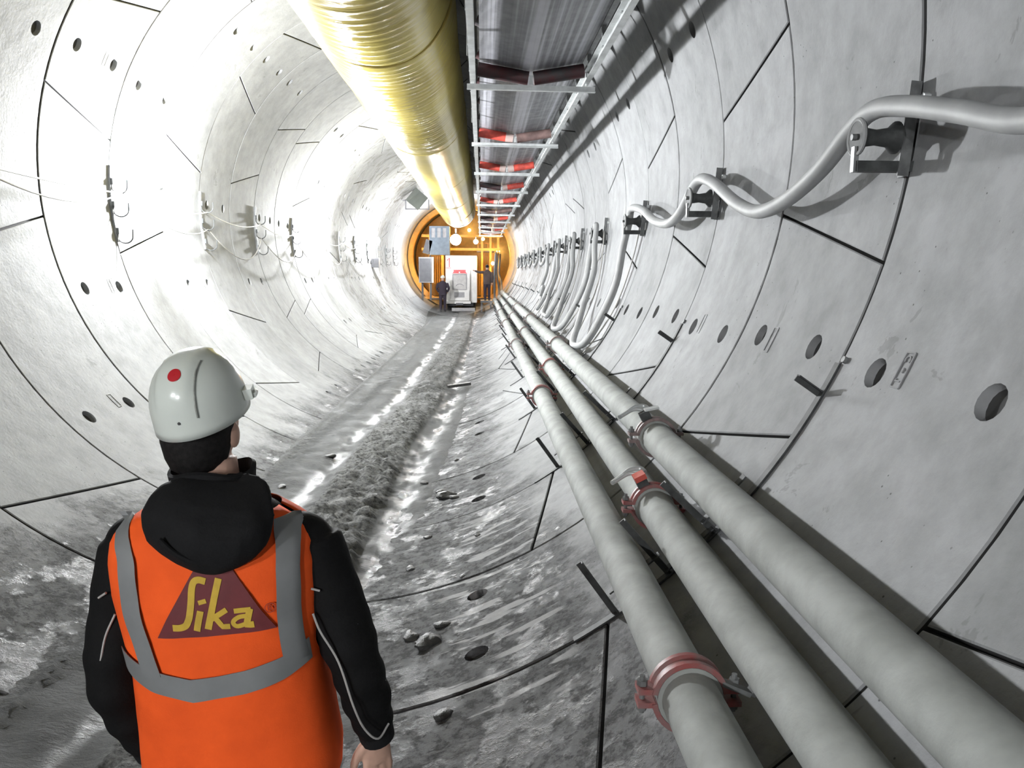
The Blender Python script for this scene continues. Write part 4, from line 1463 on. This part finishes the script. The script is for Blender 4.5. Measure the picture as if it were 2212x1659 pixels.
def hand(mb_, wrist, s):
    """relaxed hand hanging down, back of the hand towards the camera and outward"""
    down = Vector((0.02 * s, 0.06, -1)).normalized()
    back = Vector((s * 0.55, -0.83, 0.0)).normalized()
    across = down.cross(back).normalized()      # across the knuckles
    if across.x * s > 0:
        across = -across
    # across points to the thumb side, i.e. towards the thigh
    palm = [(0.0, 0.029, 0.024), (0.025, 0.031, 0.022), (0.06, 0.040, 0.018), (0.092, 0.041, 0.016)]
    rings_ = []
    for d_, w_, th_ in palm:
        c_ = wrist + down * d_
        rings_.append([c_ + across * w_ * cos(2 * pi * j / 16) + back * th_ * sin(2 * pi * j / 16) for j in range(16)])
    mb_.loft(rings_)
    for i, (off, ln) in enumerate(((0.030, 0.074), (0.010, 0.082), (-0.010, 0.076), (-0.029, 0.060))):
        p0 = wrist + down * 0.075 + across * off
        p1 = wrist + down * 0.098 + across * off * 1.08 + back * 0.003
        p2 = p1 + down * ln * 0.48 + across * off * 0.12 - back * 0.006
        p3 = p2 + down * ln * 0.32 - back * 0.016
        p4 = p3 + down * ln * 0.20 - back * 0.014
        limb(mb_, [p0, p1, p2, p3, p4], [0.0105, 0.0105, 0.0095, 0.0085, 0.0068], 10, 3)
    q0 = wrist + down * 0.022 + across * 0.020
    q1 = wrist + down * 0.052 + across * 0.047 - back * 0.008
    q2 = wrist + down * 0.086 + across * 0.060 - back * 0.014
    q3 = wrist + down * 0.112 + across * 0.060 - back * 0.020
    limb(mb_, [q0, q1, q2, q3], [0.016, 0.0135, 0.011, 0.008], 10, 3)


for s in (-1, 1):
    hand(body, WR[s] - Vector((0, 0, 0.0)), s)
remesh(body, 0.0052, 'body', 'skin', man, 3)
# eyes
for s in (-1, 1):
    MB().ellipsoid(HC + RH @ Vector((s * 0.032, 0.092, 0.012)), (0.013, 0.010, 0.010), 10, 8, RH).build('eye', 'vehicle', man)
# hair below the hat
mb = MB()
def hair_fn(p):
    k = max(0.0, -p.z / 0.13)
    return Vector((p.x * (1 - 0.10 * k), p.y * (1 - 0.05 * k), p.z))
rings = []
for z, a, b, yc in ((-0.105, 0.050, 0.055, -0.020), (-0.095, 0.062, 0.068, -0.022), (-0.07, 0.075, 0.082, -0.018), (-0.03, 0.085, 0.094, -0.014), (0.02, 0.090, 0.102, -0.008), (0.07, 0.085, 0.096, -0.004)):
    rings.append([HC + RH @ Vector((a * cos(2 * pi * j / 28), yc + b * sin(2 * pi * j / 28) * (1.0 if sin(2 * pi * j / 28) < 0 else 0.35), z)) for j in range(28)])
mb.loft(rings)
mb.build('hair', 'hair', man, 60)

# --- jacket
jk = MB()
jk.loft([ring_xy(B(0, 0, z), a, b, 40, PEXP) for z, a, b in TOR])
for s in (-1, 1):
    A = [B(*q) for q in ARM[s]]
    P = catmull(A, 8)
    rr = []
    for i, p in enumerate(P):
        u = i / 8
        r_ = float(np.interp(u, range(5), [0.084, 0.075, 0.066, 0.062, 0.047]))
        r_ += 0.006 * noise.noise(Vector((u * 2.6, s * 3.0, 0))) + (0.003 * sin(u * 9) if 1.5 < u < 3.7 else 0)
        rr.append(r_)
    jk.tube(P, rr, 22)
    jk.ellipsoid(B(s * 0.19, 0.01, 1.425), (0.085, 0.080, 0.066), 18, 12)
    e = P[-1] - P[-3]
    e.normalize()
    jk.tube([P[-1] - e * 0.01, P[-1] + e * 0.015], [0.047, 0.045], 20)
jo = remesh(jk, 0.0085, 'jacket', 'jacket', man, 4)
# stand-up collar
mb = MB()
rings = []
for z, gr in ((1.53, 0.008), (1.57, 0.016), (1.60, 0.020), (1.605, 0.012), (1.57, 0.006), (1.535, 0.0)):
    rings.append([B((0.083 + gr) * cos(2 * pi * j / 36), 0.005 + (0.080 + gr) * sin(2 * pi * j / 36), z + 0.008 * sin(2 * pi * j / 36 * 3)) for j in range(36)])
mb.loft(rings, False, False)
mb.build('collar', 'hood', jo, 60)
# cuffs
for s in (-1, 1):
    A = [B(*q) for q in ARM[s]]
    d = (A[-1] - A[-2]).normalized()
    MB().tube([A[-1] - d * 0.02, A[-1] + d * 0.022], [0.0475, 0.0455], 20).build('cuff', 'hood', jo)
# reflective piping on the sleeves
pr = catmull([B(0.235, -0.088, 1.275), B(0.250, -0.098, 1.235), B(0.285, -0.100, 1.16), B(0.308, -0.100, 1.05), B(0.325, -0.082, 0.98), B(0.352, -0.066, 0.945), B(0.376, -0.030, 0.962)], 6)
MB().tube(pr, 0.0028, 6).build('sleeve_piping', 'piping', jo)
MB().tube([B(0.236, -0.086, 1.335), B(0.255, -0.082, 1.328)], 0.0028, 6).build('sleeve_piping', 'piping', jo)
pl_ = catmull([B(-0.235, -0.078, 1.275), B(-0.262, -0.085, 1.225), B(-0.278, -0.094, 1.17), B(-0.300, -0.090, 1.115), B(-0.325, -0.066, 1.06), B(-0.337, -0.04, 1.03)], 6)
MB().tube(pl_, 0.0028, 6).build('sleeve_piping', 'piping', jo)
MB().tube([B(-0.245, -0.086, 1.33), B(-0.268, -0.078, 1.315)], 0.0028, 6).build('sleeve_piping', 'piping', jo)

# --- hood hanging on the back
mb = MB()
rings = []
HOOD = [(1.592, 0.085, -0.060, 0.040), (1.58, 0.118, -0.080, 0.060), (1.56, 0.138, -0.100, 0.078), (1.53, 0.148, -0.120, 0.086), (1.50, 0.146, -0.134, 0.084), (1.47, 0.134, -0.143, 0.076),
        (1.445, 0.108, -0.150, 0.062), (1.425, 0.072, -0.155, 0.048), (1.41, 0.035, -0.158, 0.032)]
nh = 40
for z, a, yc, b in HOOD:
    rg = []
    for j in range(nh):
        t_ = 2 * pi * j / nh
        f = 1 + 0.10 * noise.noise(Vector((2.2 * cos(t_), 2.2 * sin(t_), z * 11)))
        f += 0.05 * noise.noise(Vector((5 * cos(t_), 5 * sin(t_), z * 26)))
        rg.append(B(0.030 + a * f * cos(t_), yc + b * f * sin(t_), z + 0.018 * sin(t_ * 2) * (a / 0.16)))
    rings.append(rg)
mb.loft(rings)
ho = remesh(mb, 0.007, 'hood', 'hood', man, 5)
MB().tube(catmull([B(-0.05, -0.216, 1.50), B(-0.02, -0.216, 1.47), B(0.02, -0.208, 1.445), B(0.055, -0.192, 1.43)], 6), 0.006, 8).build('hood_seam', 'hood', ho)

# --- vest: a shell over the jacket with arm holes and an open neck
GV = 0.015


def vlim(z):
    """half width of the vest panel at height z (arm holes above the waist)"""
    return interp(z, [0.80, 1.06, 1.12, 1.20, 1.30, 1.40, 1.46, 1.50], [0.40, 0.40, 0.232, 0.226, 0.238, 0.240, 0.232, 0.222])


mb = MB()
nz_, na = 46, 72
zs = [0.835 + (1.512 - 0.835) * i / nz_ for i in range(nz_ + 1)]
idx = {}
for i, z in enumerate(zs):
    a, b = tor(z, GV)
    for j in range(na):
        t_ = 2 * pi * (j + 0.5) / na
        ct, st = cos(t_), sin(t_)
        x = a * math.copysign(abs(ct) ** (2 / PEXP), ct)
        y = b * math.copysign(abs(st) ** (2 / PEXP), st)
        lim = vlim(z)
        if abs(x) > lim:
            x = math.copysign(lim, x)
            y = math.copysign(-back_y(x, z, GV), st)
        else:
            f_ = 0.004 * noise.noise(Vector((x * 9, 1.0, z * 7))) + 0.003 * noise.noise(Vector((x * 20, 5.0, z * 16)))
            y += math.copysign(f_, st)
        hem = 0.0
        if i < 10:
            hem = -(1 - i / 10) * (0.05 * (1 - (x / 0.24) ** 2))
        idx[(i, j)] = len(mb.v)
        mb.v.append(tuple(B(x, y, z + hem)))
for i in range(nz_):
    for j in range(na):
        j2 = (j + 1) % na
        zc = (zs[i] + zs[i + 1]) / 2
        # side wedges inside the arm holes are left open
        if zc > 1.12 and (j in (na - 1, na // 2 - 1)):
            continue
        mb.f.append((idx[(i, j)], idx[(i, j2)], idx[(i + 1, j2)], idx[(i + 1, j)]))
vest = mb.build('vest', 'vest', man, 60)
so = vest.modifiers.new('thickness', 'SOLIDIFY')
so.thickness = 0.003
so.offset = 1


def patch(name, mat, parent, rows, grow):
    """cloth strip on the back: rows of body-space (x, z) points with equal counts, laid on the vest"""
    mb_ = MB()
    n_ = len(rows[0])
    for lift in (grow, grow + 0.0016):
        for r_ in rows:
            for (x, z) in r_:
                mb_.v.append(tuple(B(x, back_y(x, z, lift), z)))
    off = len(rows) * n_
    for i in range(len(rows) - 1):
        for j in range(n_ - 1):
            a = i * n_ + j
            mb_.f.append((a + off, a + 1 + off, a + n_ + 1 + off, a + n_ + off))
    m_ = len(rows)
    rim = [j for j in range(n_)] + [i * n_ + n_ - 1 for i in range(1, m_)] + [(m_ - 1) * n_ + j for j in range(n_ - 2, -1, -1)] + [i * n_ for i in range(m_ - 2, 0, -1)]
    for i in range(len(rim)):
        a, b = rim[i], rim[(i + 1) % len(rim)]
        mb_.f.append((a, b, b + off, a + off))
    return mb_.build(name, mat, parent, 60)


def to_body(x, z):
    """measured back-plane coordinates to body space"""
    zz = z
    return x - 0.04 - lean(zz), zz


GB = GV + 0.0085
# horizontal band across the waist, sagging in the middle
xs_ = np.linspace(-0.222, 0.222, 40)
cen = lambda x: interp(x, [-0.225, -0.14, -0.04, 0.08, 0.17, 0.225], [1.180, 1.152, 1.134, 1.150, 1.172, 1.198])
patch('reflective_band', 'band', vest, [[(x, cen(x) + o_) for x in xs_] for o_ in (-0.027, -0.009, 0.009, 0.027)], GB)
# shoulder bands
for pts_ in ([(-0.205, 1.500), (-0.178, 1.455), (-0.165, 1.420), (-0.163, 1.372), (-0.158, 1.303), (-0.145, 1.233), (-0.132, 1.165)],
             [(0.185, 1.500), (0.197, 1.455), (0.197, 1.403), (0.196, 1.350), (0.193, 1.298), (0.192, 1.228), (0.195, 1.180)]):
    P = [Vector((a, b, 0)) for a, b in pts_]
    P = catmull(P, 5)
    rows = []
    for o_ in (-0.024, -0.008, 0.008, 0.024):
        rows.append([(max(-0.232, min(0.232, q.x + o_)), q.y) for q in P])
    patch('reflective_band', 'band', vest, rows, GB + 0.0012)

# printed triangle and lettering
tri = [to_body(-0.091, 1.259), to_body(0.173, 1.272), to_body(0.036, 1.483)]
rows = []
for i in range(15):
    t_ = i / 14 * 0.97
    p = [tri[0][k] + (tri[2][k] - tri[0][k]) * t_ for k in (0, 1)]
    q = [tri[1][k] + (tri[2][k] - tri[1][k]) * t_ for k in (0, 1)]
    rows.append([(p[0] + (q[0] - p[0]) * j / 14, p[1] + (q[1] - p[1]) * j / 14) for j in range(15)])
lg = patch('printed_triangle', 'logo', vest, rows, GB + 0.0008)
LW = 0.0150


def glyph_f(x, z, lift):
    return B(x, back_y(x, z, GB + 0.0028 + 0.0012 * lift), z)


def dens(pts, step=0.006):
    out = [pts[0]]
    for a, b in zip(pts[:-1], pts[1:]):
        n_ = max(1, int(math.hypot(b[0] - a[0], b[1] - a[1]) / step))
        out += [(a[0] + (b[0] - a[0]) * i / n_, a[1] + (b[1] - a[1]) * i / n_) for i in range(1, n_ + 1)]
    return out


LET = {
    'letter_s': [([(0.023, 1.389), (0.008, 1.393), (-0.003, 1.388), (-0.008, 1.371), (-0.010, 1.343), (-0.013, 1.315), (-0.017, 1.301), (-0.023, 1.291), (-0.036, 1.286), (-0.052, 1.286)], LW)],
    'letter_i': [([(0.0105, 1.323), (0.002, 1.279)], 0.0145), ([(0.006, 1.341), (0.023, 1.3455)], 0.010)],
    'letter_k': [([(0.0515, 1.395), (0.0265, 1.282)], LW), ([(0.033, 1.303), (0.068, 1.325)], 0.012), ([(0.043, 1.306), (0.0585, 1.2865), (0.075, 1.2865)], 0.012)],
    'letter_a': [([(0.084, 1.321), (0.121, 1.323)], 0.011), ([(0.119, 1.325), (0.111, 1.288), (0.127, 1.2885)], 0.0145), ([(0.113, 1.309), (0.095, 1.307), (0.083, 1.299), (0.083, 1.291), (0.092, 1.286), (0.111, 1.291)], 0.010)]}
for nm, sts in LET.items():
    mb = MB()
    for pts_, w_ in sts:
        P = [to_body(*q) for q in pts_]
        if len(P) > 3:
            P = [(q.x, q.y) for q in catmull([Vector((a, b, 0)) for a, b in P], 4)]
        stroke2d(mb, dens(P), w_, glyph_f)
    mb.build(nm, 'logo_y', lg, 0)
mb = MB()
cR = to_body(0.161, 1.321)
stroke2d(mb, [(cR[0] + 0.0105 * cos(2 * pi * i / 20), cR[1] + 0.0105 * sin(2 * pi * i / 20)) for i in range(21)], 0.0022, glyph_f)
for st in ([(-0.0035, -0.006), (-0.0035, 0.006)], [(-0.0035, 0.006), (0.002, 0.006), (0.0038, 0.003), (0.002, 0.0003), (-0.0035, 0.0003)], [(0.0, 0.0003), (0.0042, -0.006)]):
    stroke2d(mb, [(cR[0] + a, cR[1] + b) for a, b in st], 0.002, glyph_f)
mb.build('registered_mark', 'logo_r', vest, 0)

# --- trousers and boots
tr = MB()
tr.loft([ring_xy(B(0, 0, z), a, b, 28, 2.4) for z, a, b in ((0.80, 0.19, 0.135), (0.92, 0.195, 0.14), (1.0, 0.19, 0.135))])
for s in (-1, 1):
    limb(tr, [B(s * 0.10, 0, 0.86), B(s * 0.115, 0.02, 0.50), B(s * 0.12, -0.01, 0.09)], [0.112, 0.085, 0.078], 18)
remesh(tr, 0.010, 'trousers', 'trousers', man, 3)
for s in (-1, 1):
    mb = MB()
    mb.loft([ring_xy(B(s * 0.12, yc, z), a, b, 20) for z, a, b, yc in ((0.0, 0.055, 0.145, 0.05), (0.035, 0.057, 0.148, 0.05), (0.07, 0.055, 0.13, 0.035), (0.12, 0.055, 0.075, -0.005), (0.24, 0.060, 0.065, -0.01))])
    mb.build('boot', 'boot', man, 50)

# --- hard hat
hat = bpy.data.objects.new('hard_hat_anchor', None)
bpy.data.objects.remove(hat)
HT = Matrix.Rotation(rad(-5), 3, 'Z') @ Matrix.Rotation(rad(13), 3, 'X') @ Matrix.Rotation(rad(-7), 3, 'Y')
HO = HC + Vector((0.0, -0.008, 0.063))
HA, HB, HH = 0.107, 0.128, 0.132


def dome(ph, az, grow=0.0):
    """hard hat surface: ph 0 at the rim .. 90 at the crown, az 0 at the front, 180 at the back"""
    c_, s_ = cos(rad(ph)), sin(rad(ph))
    e = c_ ** 0.78
    x = (HA + grow) * e * sin(rad(az))
    y = (HB + grow) * e * cos(rad(az))
    z = (HH + grow) * s_ ** 1.0
    return x, y, z


def hatp(x, y, z):
    return HO + HT @ Vector((x, y, z - 0.012))


mb = MB()
rings = []
for ph in (-10, -5, 0, 6, 14, 24, 34, 44, 54, 63, 71, 78, 84, 88.5):
    rg = []
    for j in range(64):
        az = 360 * j / 64
        x, y, z = dome(max(ph, 0), az)
        if ph < 0:
            z = -0.10 * sin(rad(-ph)) * 2.2 * (0.55 + 0.45 * (1 - cos(rad(az))) / 2)
            k = 1 + 0.012 * (-ph / 10)
            x *= k; y *= k
        # raised centre rib from brow over the crown to the nape
        t_ = abs(x) / 0.041
        if ph > 12 and t_ < 1.15:
            h = 0.006 * max(0, min(1, (1.15 - t_) / 0.25)) * min(1, (ph - 12) / 14)
            x2, y2, z2 = dome(ph, az, h)
            x, y, z = x2, y2, z2
        rg.append(hatp(x, y, z))
    rings.append(rg)
mb.loft(rings, False, True)
hat = mb.build('hard_hat', 'hardhat', man, 50)
so = hat.modifiers.new('thickness', 'SOLIDIFY'); so.thickness = 0.004; so.offset = 1
# peak
mb = MB()
rings = []
for u in range(13):
    az = -62 + 124 * u / 12
    x, y, z = dome(0, az)
    o_ = 0.055 * cos(rad(az * 1.42)) ** 0.7 if abs(az) < 62 else 0
    dx, dy = sin(rad(az)), cos(rad(az))
    rings.append([hatp(x - dx * 0.006, y - dy * 0.006, 0.004), hatp(x + dx * o_, y + dy * o_, -0.018), hatp(x + dx * o_, y + dy * o_, -0.023), hatp(x - dx * 0.006, y - dy * 0.006, -0.008)])
mb.loft(rings)
mb.build('peak', 'hardhat', hat, 50)
# side clips for ear muffs
for az in (78, -78):
    x, y, z = dome(4, az)
    d = Vector((sin(rad(az)), cos(rad(az)), 0))
    p = hatp(x + d.x * 0.008, y + d.y * 0.008, 0.010)
    mb = MB().box(p, (0.022, 0.040, 0.026), HT @ Matrix.Rotation(rad(-az + 90), 3, 'Z'))
    mb.box(p + HT @ (d * 0.012) + HT @ Vector((0, 0, -0.006)), (0.010, 0.026, 0.012), HT @ Matrix.Rotation(rad(-az + 90), 3, 'Z'))
    mb.build('side_clip', 'hardhat', hat)
# darker line along one side of the rib and a faint one along the other
for mat, r_ in (('hatline', 0.0026),):
    pts_ = []
    for ph in range(5, 78, 4):
        best = None
        xx = 0.0475
        e = cos(rad(ph)) ** 0.78
        q = xx / (HA * e)
        if abs(q) < 0.98:
            az = 180 - math.degrees(math.asin(q))
            pts_.append(hatp(*dome(ph, az, 0.0012)))
    pts_ = [hatp(-HA * 0 + 0.034, *[0, 0]) for _ in ()] + pts_
    MB().tube(pts_, r_, 6).build('rib_groove', mat, hat)
mb = MB()
for ph in range(10, 84, 4):
    pass
# small vent hole at the nape and the round red sticker
x, y, z = dome(3, 176, 0.0005)
n_ = (HT @ Vector((x, y, 0.01))).normalized()
MB().cyl(hatp(x, y, z), hatp(x, y, z) + n_ * 0.001, 0.0035, 12).build('nape_hole', 'tyre', hat)
mb = MB()
cph, caz = 53, 174
cent = []
for ringi in range(4):
    rr_ = 0.0185 * ringi / 3
    row = []
    for j in range(24):
        a = 2 * pi * j / 24
        dph = math.degrees(rr_ * sin(a) / 0.14)
        daz = math.degrees(rr_ * cos(a) / 0.095)
        row.append(hatp(*dome(cph + dph, caz + daz, 0.0072)))
    cent.append(row)
mb.loft(list(cent), True, False)
mb.build('round_sticker', 'sticker', hat, 60)

# ================================================================== LUMPS OF MUD ON THE INVERT
for i, (x, y, s) in enumerate([(0.80, 6.95, 0.10), (0.74, 7.15, 0.06), (0.88, 6.85, 0.05), (0.83, 4.08, 0.09), (0.72, 4.2, 0.06), (0.9, 4.25, 0.05), (0.62, 5.3, 0.045), (0.70, 5.9, 0.04),
                               (0.85, 8.3, 0.035), (0.55, 7.6, 0.05), (-0.55, 8.4, 0.06), (-0.75, 7.1, 0.05), (-0.45, 5.2, 0.07), (1.0, 4.9, 0.03), (1.1, 5.6, 0.03), (0.95, 3.3, 0.05)]):
    z = ground(x, y)
    def cf(p, i=i):
        return p * (1 + 0.35 * noise.noise(p * 22 + Vector((i * 3.1, 0, 0))) + 0.2 * noise.noise(p * 60))
    o = MB().ellipsoid((x, y, z + s * 0.12), (s, s * 0.75, s * 0.38), 16, 10, Matrix.Rotation(i * 1.3, 3, 'Z'), cf).build('mud_clod', 'clod', None, 30)
    tag(o, 'dark wet lump of mud lying on the tunnel invert', 'mud lump', 'mud lumps on the invert')
o = MB().beam((0.52, 13.6, ground(0.52, 13.6) + 0.05), (0.92, 13.75, ground(0.9, 13.75) + 0.06), 0.09, 0.05).build('timber_offcut', 'clod')
tag(o, 'dark timber offcut lying across the wet wheel rut', 'timber')

# ================================================================== ADDED HAZE FOR LAMP BLOOM AT THE FAR END
hz = MB()
hz.loft([[pol(360 * j / 32, yy, 2.6) for j in range(32)] for yy in (31.0, 43.0)])
hm = bpy.data.materials.new('bloom_haze')
hm.use_nodes = True
hm.node_tree.nodes.remove(hm.node_tree.nodes['Principled BSDF'])
vsn = hm.node_tree.nodes.new('ShaderNodeVolumeScatter')
vsn.inputs['Density'].default_value = 0.055
vsn.inputs['Anisotropy'].default_value = 0.55
hm.node_tree.links.new(vsn.outputs[0], hm.node_tree.nodes['Material Output'].inputs['Volume'])
ho_ = hz.build('bloom_haze', hm)
tag(ho_, 'added haze standing in for lens bloom around the far lamps', 'haze', kind='stuff')
